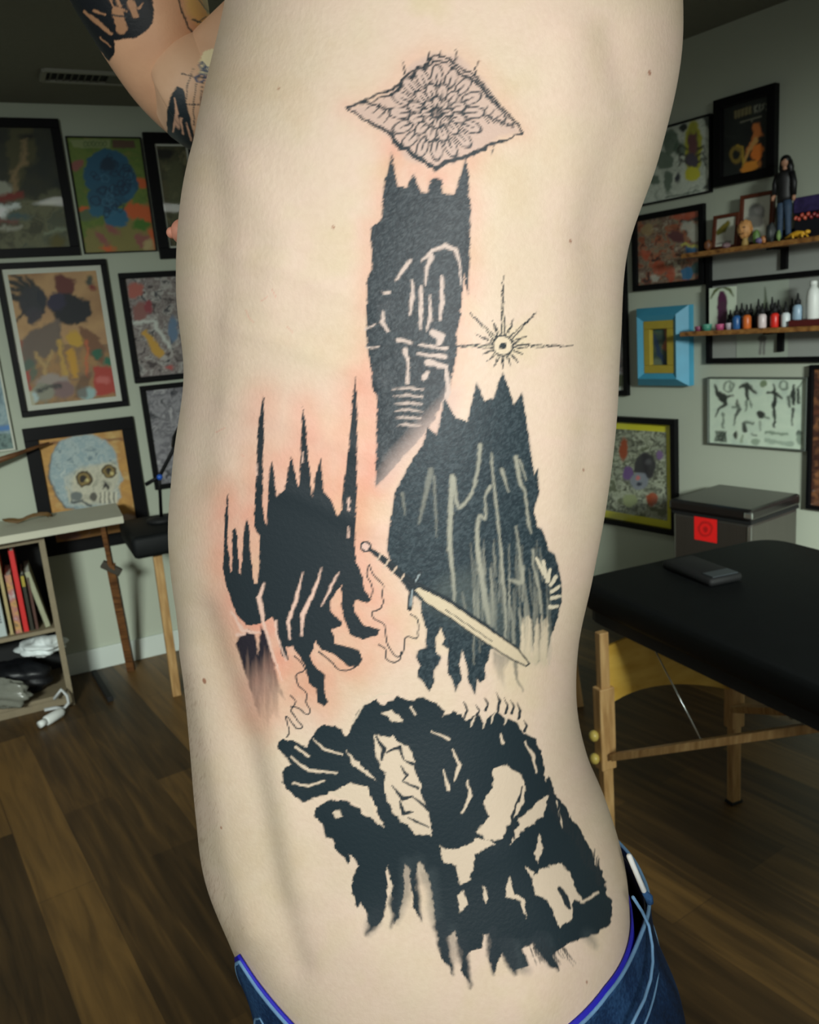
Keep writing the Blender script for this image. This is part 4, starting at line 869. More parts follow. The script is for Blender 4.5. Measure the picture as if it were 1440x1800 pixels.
# white cloth tape loops hanging out at the front and a white bottle on the floor
q0 = atz(112, 1238, .004); q0v = np.array([q0[0], q0[1], 0.])
pts = [inA(96, 1228, 3.44), inA(108, 1212, 3.43), inA(118, 1222, 3.43), inA(121, 1235, 3.43), inA(112, 1246, 3.43), inA(98, 1244, 3.43), inA(78, 1248, 3.43)]
o = MB().tube([np.array([*p[:2], max(p[2], .012)]) for p in pts], .011, 10, flat=.6).build('white_strap', mat('white_strap', (196, 200, 200), .6, noise=.1), smooth=True)
tag(settle(o), 'white strap looped on the floor in front of the bookcase', 'strap')
b0 = atz(80, 1268, .02); r_ = empty('white_bottle', (b0[0], b0[1], 0), 'small white bottle lying on the floor below the crumpled bags', 'bottle')
dd = np.array([.25, .55, .0]); dd = dd/np.linalg.norm(dd)
o = MB().tube([b0, b0+dd*.004, b0+dd*.075, b0+dd*.09], [.016, .02, .02, .012], 14).build('bottle_body', M['white'], r_, True)
MB().tube([b0-dd*.03, b0-dd*.001], .014, 14).build('cap', M['white'], r_, True)
# drawing board on the bookcase and its leaning leg
def board():
    zt = .765; th = .028; P = [atz(0, 944, zt), atz(216, 907, zt), atz(204, 884, zt), atz(64, 902, zt)]
    e = P[1]-P[0]; P[0] = P[0]-e*.55; uu, nn_ = wdir('A'); P[2] = P[2]+nn_*min(0, 3.825-P[2]@nn_); P[3] = P[0]+uu*0; P[3] = P[2]-uu*1.15
    root = empty('drawing_board_table', np.append(((P[0]+P[1])/2)[:2], 0), 'pale drawing board table with a brown wooden leg, over the bookcase', 'table')
    V = [np.append(p[:2], zt-th) for p in P]+[np.append(p[:2], zt) for p in P]
    mesh('board', V, [(3, 2, 1, 0), (4, 5, 6, 7), (0, 1, 5, 4), (1, 2, 6, 5), (2, 3, 7, 6), (3, 0, 4, 7)], M['board'], root)
    foot = np.array([*atz(231, 1178)[:2], 0]); foot2 = foot; top = atz(181, 922, zt-th); d = foot-top
    m = MB(); m.beam(top, top+d*.32, .020, .020); m.build('leg', M['brownwood'], root)
    m = MB(); m.beam(top+d*.25, foot, .034, .024); m.build('leg_foot', M['brownwood'], root)
    c = top+d*.27; m = MB(); m.beam(c-np.array([.03, .012, -.022]), c+np.array([.03, .012, -.028]), .032, .026, side=(0, 0, 1)); m.build('leg_clamp', mat('dark_bracket', (52, 46, 34), .5), root)
    # foot beam to the left that shows on the floor
    f0 = atz(166, 1186); f1 = atz(195, 1234)
    m = MB(); m.beam(np.array([f0[0], f0[1], .012]), np.array([f1[0], f1[1], .012]), .022, .022, side=(0, 0, 1)); m.build('floor_bar', M['blackmatte'], root)
    # thin rail at far left
    return zt
bz = board()
def ring_thing():
    c = atz(50, 915, bz+.004); root = empty('brown_bracelet', (c[0], c[1], bz), 'brown coiled cord lying on the pale drawing board', 'cord')
    pts = []
    for i in range(44):
        a = i/43*2*pi*2.2; r = .045+.012*sin(i*.7); pts.append(c+np.array([1.6*r*cos(a)*cos(.4)-r*.6*sin(a)*sin(.4), 1.6*r*cos(a)*sin(.4)+r*.6*sin(a)*cos(.4), math.fabs(.016*sin(a*1.5))+.003]))
    MB().tube(pts, .0036, 8).build('coil', mat('brown_cord', (104, 76, 36), .6, noise=.3, nscale=60), root, True)
ring_thing()
# wooden rod leaning by the wall at the far left
a = inA(-60, 830, 3.72); b = inA(86, 778, 3.78)
o = MB().tube([np.array([a[0], a[1], a[2]]), (a+b)/2, b], [.016, .012, .004], 10).build('wooden_pointer', M['brownwood'], smooth=True); tag(settle(o), 'tapering brown wooden rod in front of the skull painting frame', 'rod')
# stool with a black seat and pale leg
def stool():
    zt = sz('A', 262, 918, 3.35)[1]; lf = atz(311, 1222); h = .66
    P = np.array([lf[0], lf[1], 0]); u, nn = wdir('A')
    c = P+u*.13+nn*.14
    root = empty('padded_stool', c, 'stool with a thick black seat and pale wooden legs beside the left wall', 'stool')
    for a, b in ((-.13, -.14), (.17, -.14), (.03, .14), (.19, .14)):
        p0 = c+u*a+nn*b; MB().beam(p0, c+u*(a*.92)+nn*b*.92+np.array([0, 0, .61]), .034, .028, side=u).build('leg', M['lightwood'], root)
    MB().obox(c+u*.02+np.array([0, 0, .655]), u, nn, (0, 0, 1), .235, .20, .045, .02).build('seat', M['vinyl'], root, True)
    st = c+u*(-.06)+nn*.03+np.array([0, 0, .701])
    r2 = empty('desk_lamp', st, 'black jointed lamp with a blue knob standing on the black stool', 'lamp')
    MB().lathe(st, [(.06, 0), (.06, .012), (.02, .02)], 20).build('base', M['blackmatte'], r2, True)
    j = inA(280, 838, 3.4); k1 = inA(256, 852, 3.39); k2 = inA(305, 790, 3.4)
    MB().tube([st+np.array([0, 0, .015]), j], .007, 8).build('lower_arm', M['black'], r2, True)
    MB().tube([k1, j, k2, k2+(k2-j)*.6], .008, 8).build('upper_arm', M['black'], r2, True)
    MB().lathe(k2+(k2-j)*.6-np.array([0, 0, .03]), [(.05, -.02), (.04, .02), (.02, .05), (.012, .06)], 18).build('lamp_shade', M['black'], r2, True)
    MB().ball(j-nn*.012, .012, .012, .012).build('knob', mat('blue_knob', (40, 92, 190), .3), r2, True)
stool()

# ------------------------------------------------------------------ the person
zk = np.array([.86, .9, .94, .98, 1.02, 1.06, 1.1, 1.15, 1.2, 1.25, 1.3, 1.35, 1.4, 1.45, 1.5, 1.55, 1.6, 1.65])
xf = np.array([-0.134,-0.137,-0.142,-0.150,-0.161,-0.1708,-0.1706,-0.1674,-0.1642,-0.1629,-0.1599,-0.1489,-0.1348,-0.1316,-0.1214,-0.1021,-0.0817,-0.0706])
xb = np.array([.15,.146,.141,.138,0.1369,0.1282,0.1151,0.107,0.1098,0.1212,0.1316,0.1384,0.1418,0.1468,0.1658,0.1782,0.1773,0.1772])
bkk = np.array([0.165, 0.165, 0.165, 0.16, 0.155, 0.1485, 0.142, 0.1395, 0.137, 0.142, 0.147, 0.152, 0.1553, 0.1587, 0.162, 0.1632, 0.1645, 0.165])
def herm(K, zs):
    m = np.gradient(K, zk); i = np.clip(np.searchsorted(zk, zs)-1, 0, len(zk)-2); h = zk[i+1]-zk[i]; t = (zs-zk[i])/h
    return (2*t**3-3*t**2+1)*K[i]+(t**3-2*t**2+t)*h*m[i]+(-2*t**3+3*t**2)*K[i+1]+(t**3-t**2)*h*m[i+1]
YBODY = .56; EX = 2/2.25
def ringp(F_, B_, b, th, z, Y=YBODY, ex=EX):
    c, s = np.cos(th), np.sin(th); X = (F_+B_)/2+(B_-F_)/2*np.sign(c)*abs(c)**ex; Yv = Y+b*np.sign(s)*abs(s)**ex
    return X, Yv
person = empty('person', (0.0, YBODY, 0), 'shirtless person standing sideways with arms raised, showing a large black tattoo on the ribs', 'person')
def near_thetas(n):
    # evenly spaced along the near half of the outline
    t = np.linspace(pi-.15, 2*pi+.15, 4000); X, Y = ringp(-.15, .13, .155, t, 0); d = np.r_[0, np.cumsum(np.hypot(np.diff(X), np.diff(Y)))]
    return np.interp(np.linspace(0, d[-1], n), d, t)
NC, NR = 660, 1050
def torso():
    # rows: sparse hidden rows, dense rows in view, shoulders, neck and head
    thn = near_thetas(NC); thf = np.linspace(2*pi+.15, 3*pi-.15, 62)[1:-1]; th = np.r_[thn, thf]; nc = len(th)
    zs = np.r_[np.linspace(.80, .86, 4)[:-1], np.linspace(.86, 1.65, NR)]
    Fv, Bv, bv = herm(xf, np.maximum(zs, .86)), herm(xb, np.maximum(zs, .86)), herm(bkk, np.maximum(zs, .86))
    Yv = np.full(len(zs), YBODY)
    # (z, front x, back x, half breadth, centre y) above the armpits
    upz = [(1.68, -.066, .165, .172, .56), (1.71, -.058, .145, .17, .56), (1.735, -.046, .12, .15, .56), (1.755, -.036, .098, .11, .56), (1.772, -.03, .088, .076, .56), (1.79, -.03, .08, .062, .56), (1.815, -.038, .072, .058, .56),
           (1.835, -.066, .072, .058, .56), (1.85, -.092, .078, .06, .56), (1.87, -.102, .088, .066, .56), (1.90, -.106, .097, .073, .56), (1.94, -.104, .104, .078, .56), (1.98, -.10, .106, .079, .56), (2.01, -.088, .098, .074, .56), (2.035, -.062, .078, .06, .56), (2.05, -.02, .045, .036, .56), (2.055, .005, .018, .008, .56)]
    uz = np.array([u_[0] for u_ in upz]); zz = np.concatenate([np.linspace(1.655, 2.055, 90)])
    def ip(k, base): return np.interp(zz, np.r_[1.65, uz], np.r_[base, [u_[k] for u_ in upz]])
    zs2 = np.r_[zs, zz]; Fv = np.r_[Fv, ip(1, Fv[-1])]; Bv = np.r_[Bv, ip(2, Bv[-1])]; bv = np.r_[bv, ip(3, bv[-1])]; Yv = np.r_[Yv, np.full(len(zz), .56)]
    c, s = np.cos(th), np.sin(th)
    X = (Fv+Bv)[:, None]/2+((Bv-Fv)/2)[:, None]*(np.sign(c)*abs(c)**EX)[None]; Y = Yv[:, None]+bv[:, None]*(np.sign(s)*abs(s)**EX)[None]; Z = np.repeat(zs2[:, None], nc, 1)
    P = np.stack([X, Y, Z], -1).reshape(-1, 3)
    # relief: muscle grooves and rib ridges on the near side, features of the face above
    px, py = proj(P); N = np.stack([((X-(Fv+Bv)[:, None]/2)), (Y-Yv[:, None]), 0*Z], -1).reshape(-1, 3); N /= (np.linalg.norm(N, axis=1)[:, None]+1e-9)
    near = N[:, 1] < .35; D = np.zeros(len(P))
    def groove(pts, wd, depth):
        Q = np.array(pts, float); d = np.full(len(P), 1e9)
        for k in range(len(Q)-1):
            a, b = Q[k], Q[k+1]; e = b-a; t = np.clip(((px-a[0])*e[0]+(py-a[1])*e[1])/(e@e), 0, 1); d = np.minimum(d, (px-a[0]-e[0]*t)**2+(py-a[1]-e[1]*t)**2)
        D[near] += (depth*np.exp(-d/wd**2))[near]
    groove([(352, 1080), (388, 1190), (425, 1300), (452, 1420), (478, 1560), (520, 1700)], 30, -.0032)
    groove([(330, 1150), (372, 1330), (400, 1500), (440, 1640)], 22, .0016)
    groove([(470, 1200), (500, 1380), (530, 1560)], 32, .0018)
    groove([(365, 250), (385, 420), (375, 560), (362, 700), (340, 860)], 30, -.0016)
    groove([(430, 300), (500, 420), (470, 540)], 40, .0012)
    groove([(1080, 60), (1110, 200), (1065, 330), (1040, 420)], 34, -.0022); groove([(1000, 60), (1000, 300), (980, 600), (985, 900)], 42, .0014); groove([(1050, 480), (1045, 700), (1020, 880)], 26, -.0012)
    groove([(900, 1500), (980, 1640), (940, 1760)], 60, .003); groove([(640, 1650), (740, 1740)], 60, .0015)
    for y in (470, 600, 735, 860): groove([(400, y-30), (520, y+10), (660, y+70)], 20, .0007)
    P = P+N*D[:, None]
    face = (P[:, 2] > 1.84) & (P[:, 0] < 0)
    def fb(y0, z0, ry, rz, amt):
        w_ = np.exp(-((P[:, 1]-y0)/ry)**2-((P[:, 2]-z0)/rz)**2)*face*(N[:, 0] < -.2); P[:, 0] -= amt*w_
    fb(.56, 1.925, .012, .02, .022); fb(.56, 1.948, .009, .02, .010); fb(.53, 1.955, .014, .010, -.012); fb(.59, 1.955, .014, .010, -.012); fb(.56, 1.972, .045, .008, .006)
    fb(.56, 1.894, .022, .005, .007); fb(.56, 1.884, .02, .004, .006); fb(.56, 1.889, .022, .0025, -.004); fb(.56, 1.858, .02, .012, .008); fb(.525, 1.915, .018, .02, .005); fb(.595, 1.915, .018, .02, .005)
    nr = len(zs2); Fs = np.empty(((nr-1)*nc, 4), np.int64)
    r = np.arange(nr-1)[:, None]*nc; cidx = np.arange(nc)[None]; c2 = (cidx+1) % nc
    Fs[:, 0] = (r+cidx).ravel(); Fs[:, 1] = (r+c2).ravel(); Fs[:, 2] = (r+nc+c2).ravel(); Fs[:, 3] = (r+nc+cidx).ravel()
    return P, Fs, nc, nr
TP, TF, tnc, tnr = torso()

def smooth_tube(ctrl, seg, sub):
    """points with radii -> resampled smooth tube; returns verts, faces"""
    A = np.array([c[:3] for c in ctrl], float); R = np.array([c[3] for c in ctrl], float); n = len(A); t = np.linspace(0, n-1, sub)
    def cr(K):
        m = np.gradient(K, axis=0); i = np.clip(t.astype(int), 0, n-2); f_ = t-i
        if K.ndim > 1: f_ = f_[:, None]
        return (2*f_**3-3*f_**2+1)*K[i]+(f_**3-2*f_**2+f_)*m[i]+(-2*f_**3+3*f_**2)*K[i+1]+(f_**3-f_**2)*m[i+1]
    mb = MB(); mb.tube(list(cr(A)), list(np.maximum(cr(R), .001)), seg); return mb
extra = MB()   # arms and hands, same continuous body object
el = aty(341, 196, .80); sh = np.array([.03, .70, 1.675]); dirf = aty(254, 0, .79)-el; dirf /= np.linalg.norm(dirf)
def cat_(a, r): return (*a, r)
ua = [cat_(sh+np.array([.05, -.06, -.05]), .07), cat_(sh, .064), cat_(sh*.5+el*.5+np.array([0, 0, .006]), .052), cat_(el*.82+sh*.18, .050), cat_(el*.93+sh*.07+np.array([0, -.018, 0]), .048), cat_(el+np.array([-.006, -.022, -.006]), .038), cat_(el+np.array([-.022, -.020, -.012]), .014)]
extra_parts = []
extra_parts.append(smooth_tube(ua, 250, 520))
wr = el+dirf*.27
fa = [cat_(el-dirf*.030+np.array([.004, -.008, 0]), .008), cat_(el-dirf*.016+np.array([.002, -.008, 0]), .024), cat_(el+dirf*.03+np.array([-.004, -.012, 0]), .040), cat_(el+dirf*.09+np.array([0, -.012, 0]), .054), cat_(el+dirf*.16+np.array([0, -.01, 0]), .056), cat_(el+dirf*.23, .034), cat_(wr, .028)]
extra_parts.append(smooth_tube(fa, 260, 560))
def hand(w0, d, side, palm_n):
    """palm with four fingers and a thumb; w0 wrist, d direction, side across the palm"""
    mb = MB(); d = d/np.linalg.norm(d); side = side-(side@d)*d; side /= np.linalg.norm(side); pn = np.cross(d, side)
    if pn@palm_n < 0: pn = -pn
    rows = []
    for t, wv, th in ((0, .026, .018), (.03, .036, .017), (.06, .042, .015), (.085, .043, .013), (.098, .04, .009)):
        rows.append([w0+d*t+side*wv*cos(a)+pn*th*sin(a) for a in np.linspace(0, 2*pi, 18, endpoint=False)])
    V = [p for r in rows for p in r]; Fs = [(i*18+k, i*18+(k+1) % 18, (i+1)*18+(k+1) % 18, (i+1)*18+k) for i in range(4) for k in range(18)]+[[72+k for k in range(18)]]
    mb.add(V, Fs)
    for i, (o_, L) in enumerate(((-.031, .068), (-.0105, .078), (.0105, .073), (.031, .058))):
        a = w0+d*.09+side*o_; b = a+(d*.95+pn*.15)*L*.45; c = b+(d*.75+pn*.55)*L*.3; e = c+(d*.45+pn*.8)*L*.27
        mb.tube([a-d*.01, a, (a+b)/2, b, c, e, e+(e-c)*.12], [.009, .0095, .0088, .009, .008, .007, .003], 10)
    a = w0+d*.03-side*.03; b = a-side*.022+d*.028+pn*.012; c = b-side*.008+d*.03+pn*.012
    mb.tube([a, (a+b)/2, b, c, c+(c-b)*.2], [.014, .0125, .011, .009, .003], 10)
    return mb
extra_parts.append(hand(wr-dirf*.005, dirf, np.array([0, 1., .1]), np.array([1., 0, 0])))
# raised near arm, above the frame
s2 = np.array([.055, .465, 1.655]); e2 = np.array([.03, .40, 1.96]); w2 = np.array([-.03, .545, 2.15])
extra_parts.append(smooth_tube([cat_((.05, .50, 1.56), .05), cat_((.055, .475, 1.62), .068), cat_(s2+np.array([0, -.006, .03]), .064), cat_((s2+e2)/2, .055), cat_(e2*.85+s2*.15, .045), cat_(e2, .042), cat_(e2*.8+w2*.2+np.array([.0, -.01, .012]), .045), cat_(e2*.5+w2*.5, .04), cat_(w2, .028)], 60, 120))
dh = np.array([-.25, .95, -.22]); extra_parts.append(hand(w2-dh/np.linalg.norm(dh)*.005, dh, np.array([1., .2, 0]), np.array([0, 0, -1.])))
# far shoulder, ears, nipple
e_ = MB(); e_.ball((.03, .70, 1.668), .075, .07, .066, 24, 16); extra_parts.append(e_)
for yy in (.482, .638):
    e_ = MB(); e_.ball((.005, yy, 1.93), .018, .008, .032, 16, 12); extra_parts.append(e_)
npos = aty(304, 409, .535); e_ = MB(); e_.ball(npos+np.array([.0055, 0, 0]), .0065, .0075, .0075, 20, 14); e_.ball(npos-np.array([.0005, 0, 0]), .0035, .0035, .0035, 16, 12); NIP = len(extra_parts); extra_parts.append(e_)

# ---- skin pigment and ink
INK = (40, 50, 55); SK = (222, 206, 178)
near = TP[:, 1] < YBODY+.02
near &= (TP[:, 2] < 1.70)
NI = np.nonzero(near)[0]
tpx, tpy = proj(TP[NI])
cv = Canvas(tpx, tpy, SK, 1.0)
cv.cloud([(214, 196, 162), (222, 206, 180), (226, 206, 186), (218, 204, 170)], 150, 201, con=1.5)
cv.cloud([(230, 198, 180), (222, 206, 178)], 60, 205, alpha=.25)
cv.cloud([(200, 178, 150), (234, 218, 194)], 7, 207, alpha=.12, con=2)
T1 = [(612, 190), (660, 180), (700, 150), (720, 115), (760, 92), (805, 98), (850, 140), (880, 185), (916, 232), (880, 240), (850, 262), (800, 285), (765, 296), (715, 280), (695, 250), (650, 215)]
T2 = [(674, 335), (676, 318), (683, 300), (688, 268), (693, 300), (699, 330), (716, 330), (722, 314), (728, 306), (733, 322), (740, 340), (752, 338), (756, 318), (766, 312), (776, 316), (778, 340), (800, 342), (806, 318), (812, 300), (818, 280), (823, 306), (824, 345), (828, 360), (826, 420), (825, 470), (823, 518), (816, 480), (808, 560), (802, 590), (804, 615), (797, 650), (790, 690), (776, 710), (762, 740), (735, 775), (700, 812), (672, 845), (661, 856), (662, 760), (664, 700), (655, 680), (652, 640), (645, 610), (644, 580), (645, 530), (647, 490), (655, 470), (652, 400), (660, 396), (672, 384)]
T3z = [(110, 610), (115, 650), (108, 850), (125, 1000), (131, 990), (132, 800), (145, 785), (157, 830), (165, 1000), (172, 1010), (185, 850), (192, 780), (203, 740), (215, 790), (218, 900), (235, 1050), (250, 1050), (262, 960), (262, 820), (235, 780), (245, 560), (255, 300), (280, 150), (285, 165), (278, 500), (278, 700), (295, 780), (300, 760), (305, 600), (310, 500), (322, 465), (335, 520), (342, 640), (385, 600), (395, 520), (418, 437), (432, 520), (445, 590), (455, 560), (460, 380), (470, 205), (480, 260), (495, 420), (515, 640), (530, 540), (557, 450), (570, 610), (605, 650), (635, 730), (655, 700), (665, 580), (690, 400), (710, 150), (722, 62), (730, 150), (730, 600), (720, 850), (725, 950), (750, 1000), (765, 1080), (800, 1130), (780, 1145), (720, 1130), (715, 1180), (760, 1250), (840, 1275), (830, 1300), (760, 1320), (700, 1300), (670, 1230), (655, 1150), (655, 1060), (600, 1140), (600, 1180), (660, 1240), (650, 1260), (610, 1270), (625, 1340), (740, 1370), (755, 1410), (740, 1450), (690, 1450), (620, 1390), (560, 1370), (530, 1330), (505, 1400), (520, 1440), (575, 1490), (575, 1560), (590, 1620), (570, 1645), (540, 1620), (535, 1560), (500, 1530), (480, 1440), (420, 1350), (390, 1360), (400, 1420), (370, 1400), (340, 1250), (320, 1210), (300, 1230), (250, 1250), (200, 1250), (150, 1200), (100, 1060), (88, 1000), (95, 750)]
T3 = [(360+x/2.7275, 640+y/2.7275) for x, y in T3z]
T3b = [(360+x/2.7275, 640+y/2.7275) for x, y in [(148, 1342), (165, 1300), (190, 1300), (210, 1270), (240, 1290), (256, 1390), (268, 1260), (300, 1290), (330, 1420), (350, 1520), (388, 1610), (350, 1580), (360, 1700), (320, 1680), (300, 1780), (250, 1660), (230, 1600), (200, 1500)]]
z4 = lambda L: [(620+x/3.4286, 780+y/3.4286) for x, y in L]
T4 = [(742, 786), (752, 752), (768, 764), (782, 700), (800, 734), (822, 742), (838, 672), (852, 706), (868, 700), (884, 655), (904, 712), (918, 690), (926, 745), (932, 780)]+z4([(1080, 80), (1095, 190), (1118, 150), (1125, 300), (1090, 400), (1110, 500), (1140, 510), (1165, 590), (1180, 640), (1218, 665), (1240, 740), (1260, 850), (1255, 960), (1235, 1050), (1195, 1150), (1172, 1290), (1150, 1180), (1130, 1310), (1105, 1330), (1085, 1200), (1050, 1310), (1000, 1250), (960, 1240), (900, 1230), (830, 1240), (820, 1300), (795, 1330), (800, 1410), (770, 1440), (752, 1410), (740, 1510), (700, 1440), (688, 1330), (662, 1240), (640, 1330), (655, 1420), (620, 1495), (600, 1420), (575, 1380), (575, 1300), (580, 1240), (540, 1210), (560, 1180), (530, 1100), (500, 1180), (500, 1250), (535, 1290), (520, 1330), (490, 1370), (490, 1440), (460, 1490), (430, 1440), (395, 1410), (395, 1370), (410, 1340), (382, 1290), (390, 1250), (440, 1230), (445, 1120), (420, 1040), (410, 950), (330, 880), (250, 760), (205, 640), (228, 460), (260, 280), (330, 150), (400, 40)])
z5 = lambda L: [(460+x/2.1818, 1180+y/2.1818) for x, y in L]
T5 = z5([(345, 215), (372, 150), (430, 110), (470, 130), (520, 95), (560, 118), (620, 100), (680, 130), (700, 170), (740, 150), (790, 190), (830, 165), (850, 190), (900, 150), (935, 185), (980, 190), (1010, 240), (1050, 260), (1085, 350), (1090, 430), (1104, 400), (1120, 460), (1150, 500), (1180, 560), (1215, 600), (1240, 640), (1262, 680), (1280, 740), (1310, 770), (1325, 860), (1345, 880), (1345, 940), (1325, 980), (1270, 1010), (1180, 1040), (1120, 1085), (1140, 1150), (1085, 1110), (1040, 1040), (1000, 1060), (1020, 1130), (960, 1150), (920, 1080), (890, 1160), (870, 1100), (885, 1030), (870, 1008), (850, 1010), (845, 1065), (800, 1070), (780, 1110), (800, 1195), (762, 1150), (770, 1080), (740, 1000), (705, 1020), (735, 1160), (690, 1100), (670, 1000), (660, 880), (640, 780), (600, 720), (590, 800), (610, 950), (582, 900), (568, 760), (545, 740), (548, 860), (515, 970), (495, 900), (488, 760), (478, 780), (480, 900), (450, 970), (415, 990), (400, 920), (380, 880), (368, 905), (350, 850), (342, 800), (375, 745), (340, 700), (335, 740), (300, 700), (285, 690), (270, 640), (245, 640), (230, 590), (200, 550), (210, 520), (260, 490), (330, 500), (400, 550), (470, 600), (440, 520), (400, 440), (340, 430), (240, 475), (160, 500), (110, 470), (78, 430), (78, 385), (110, 360), (90, 330), (60, 300), (70, 262), (120, 262), (170, 290), (205, 230), (240, 200), (290, 215), (325, 250)])
RED = (1.0, .74, .70)
cv.halo(T1, RED, 26, .55); cv.halo(T2, RED, 26, .75); cv.halo(T3, RED, 34, .85); cv.halo([(380, 900), (640, 700), (700, 1130), (560, 1200), (440, 1260)], RED, 40, .5); cv.halo(T3b, RED, 28, .6)
cv.ell(540, 780, 110, 90, (236, 190, 170), soft=120, alpha=.3)
def curve(pts, n=6):
    P_ = np.array(pts, float); m_ = np.gradient(P_, axis=0); out = []
    for i in range(len(P_)-1):
        for j in range(n):
            f_ = j/n; out.append(tuple((2*f_**3-3*f_**2+1)*P_[i]+(f_**3-2*f_**2+f_)*m_[i]+(-2*f_**3+3*f_**2)*P_[i+1]+(f_**3-f_**2)*m_[i+1]))
    return out+[tuple(P_[-1])]
HOT = (212, 182, 172); S3 = (230, 196, 178)
# 1: a spiky sunburst in a pointed lozenge of thorns
cv.soft = 1.6; cv.jit = 2.2; cv.js = 8
cv.poly(T1, (200, 176, 164), soft=10, alpha=.7)
rs = random.Random(11)
def jag(a, b, n, amp):
    out = [a]
    for i in range(1, n):
        t = i/n; out.append((a[0]+(b[0]-a[0])*t+rs.uniform(-amp, amp), a[1]+(b[1]-a[1])*t+rs.uniform(-amp, amp)))
    return out+[b]
top = jag((610, 190), (700, 150), 6, 4)+jag((705, 142), (760, 100), 6, 4)+jag((770, 98), (830, 128), 6, 4)+jag((838, 135), (918, 232), 9, 4)
bot = jag((610, 192), (690, 240), 6, 4)+jag((695, 250), (765, 298), 6, 4)+jag((770, 296), (850, 262), 6, 4)+jag((856, 258), (918, 234), 6, 3)
cv.stroke(top, 4.2, INK); cv.stroke(bot, [3, 8, 8, 7, 3], INK); cv.stroke([(x, y+9) for x, y in top[3:-3]], [2, 6, 5, 3, 6, 6, 3], INK)
for x, y, dx, dy in ((712, 128, -4, -24), (752, 104, 2, -20), (772, 100, 2, -14), (800, 108, 3, -24), (836, 130, 4, -22), (868, 250, -4, 24), (690, 238, -6, -4)): cv.stroke([(x, y), (x+dx*.5, y+dy*.5), (x+dx, y+dy)], [4, 3, 1], INK)
cv.jit = .9
for lx, dr in ((688, -1), (848, 1)):      # a veined leaf at either side
    for k in range(5):
        x0 = lx+dr*k*11; cv.stroke([(x0, 200+dr*k*5), (x0+dr*12, 200+dr*k*5-16+3*k)], [3, 1.4], INK); cv.stroke([(x0, 200+dr*k*5), (x0+dr*12, 200+dr*k*5+16-3*k)], [3, 1.4], INK)
    cv.stroke([(lx-dr*10, 196), (lx+dr*56, 200+dr*22)], [3.4, 2], INK)
FX, FY = 768, 198                          # a many-petalled bloom in the middle
for n_, r0, r1, w_ in ((16, 46, 84, 10), (12, 24, 52, 9), (8, 8, 28, 7)):
    for i in range(n_):
        a = 2*pi*(i+.5*(n_ == 12))/n_; rr = (r0+r1)/2; cv.ell(FX+rr*cos(a), FY+rr*sin(a), (r1-r0)/2, w_, (204, 180, 166), rot=a); cv.ell(FX+rr*cos(a), FY+rr*sin(a), (r1-r0)/2, w_, INK, rot=a, ring=2.4)
        cv.stroke([(FX+(r0+2)*cos(a), FY+(r0+2)*sin(a)), (FX+(r0+.65*(r1-r0))*cos(a), FY+(r0+.65*(r1-r0))*sin(a))], [4.4, 1.2], INK)
for i in range(14): a = i*2.4; r_ = 1.8*i**.5; cv.ell(FX+r_*cos(a), FY+r_*sin(a), 1.6, 1.6, INK)
# 2: a ragged dark column with short spires and dripping light streaks
cv.jit = 2.2; cv.js = 7
cv.poly(T2, INK); cv.cloud([(34, 44, 50), (52, 64, 70), (84, 94, 98)], 3.2, 401, alpha=.55, con=2.2, oc=2, clip=T2)
LT = (206, 188, 176)
cv.soft = 3; cv.jit = 1.6
for pts, w_ in [([(742, 458), (760, 441), (782, 432), (800, 438), (808, 462), (811, 500)], [3, 8, 6, 3]), ([(758, 450), (750, 475), (748, 500)], [10, 7, 3]), ([(722, 458), (708, 476), (694, 494)], [6, 8, 2]), ([(724, 492), (726, 520), (721, 552)], [3, 8, 4]), ([(776, 486), (778, 530), (774, 562)], [5, 9, 4]), ([(741, 505), (740, 545), (739, 578)], [6, 8, 3]), ([(756, 520), (757, 560), (750, 580)], [3, 7, 3]), ([(673, 515), (684, 514)], [3, 6]), ([(674, 548), (672, 566), (682, 582)], [3, 8, 4]), ([(642, 578), (660, 570)], 3), ([(762, 585), (775, 592), (772, 605)], [12, 14, 8]), ([(700, 597), (722, 602)], [8, 6]), ([(738, 606), (784, 612)], [4, 8]), ([(734, 622), (782, 627)], [4, 8]), ([(752, 636), (784, 645)], [12, 8]), ([(712, 615), (718, 640), (717, 672)], [9, 5, 6]), ([(746, 664), (752, 655)], [9, 7]), ([(786, 652), (788, 690), (778, 716)], [7, 9, 5]), ([(646, 611), (664, 610)], 3)]: cv.stroke(pts, w_, LT)
for i, y in enumerate((684, 697, 710, 722, 735, 748)): cv.stroke([(690+i*2, y), (715, y-2), (744-i, y+1)], [2, 5, 3], LT, alpha=.85)
cv.poly([(742, 755), (785, 712), (800, 690), (790, 740), (720, 800), (672, 850), (690, 815)], (210, 186, 174), soft=46, alpha=.95)
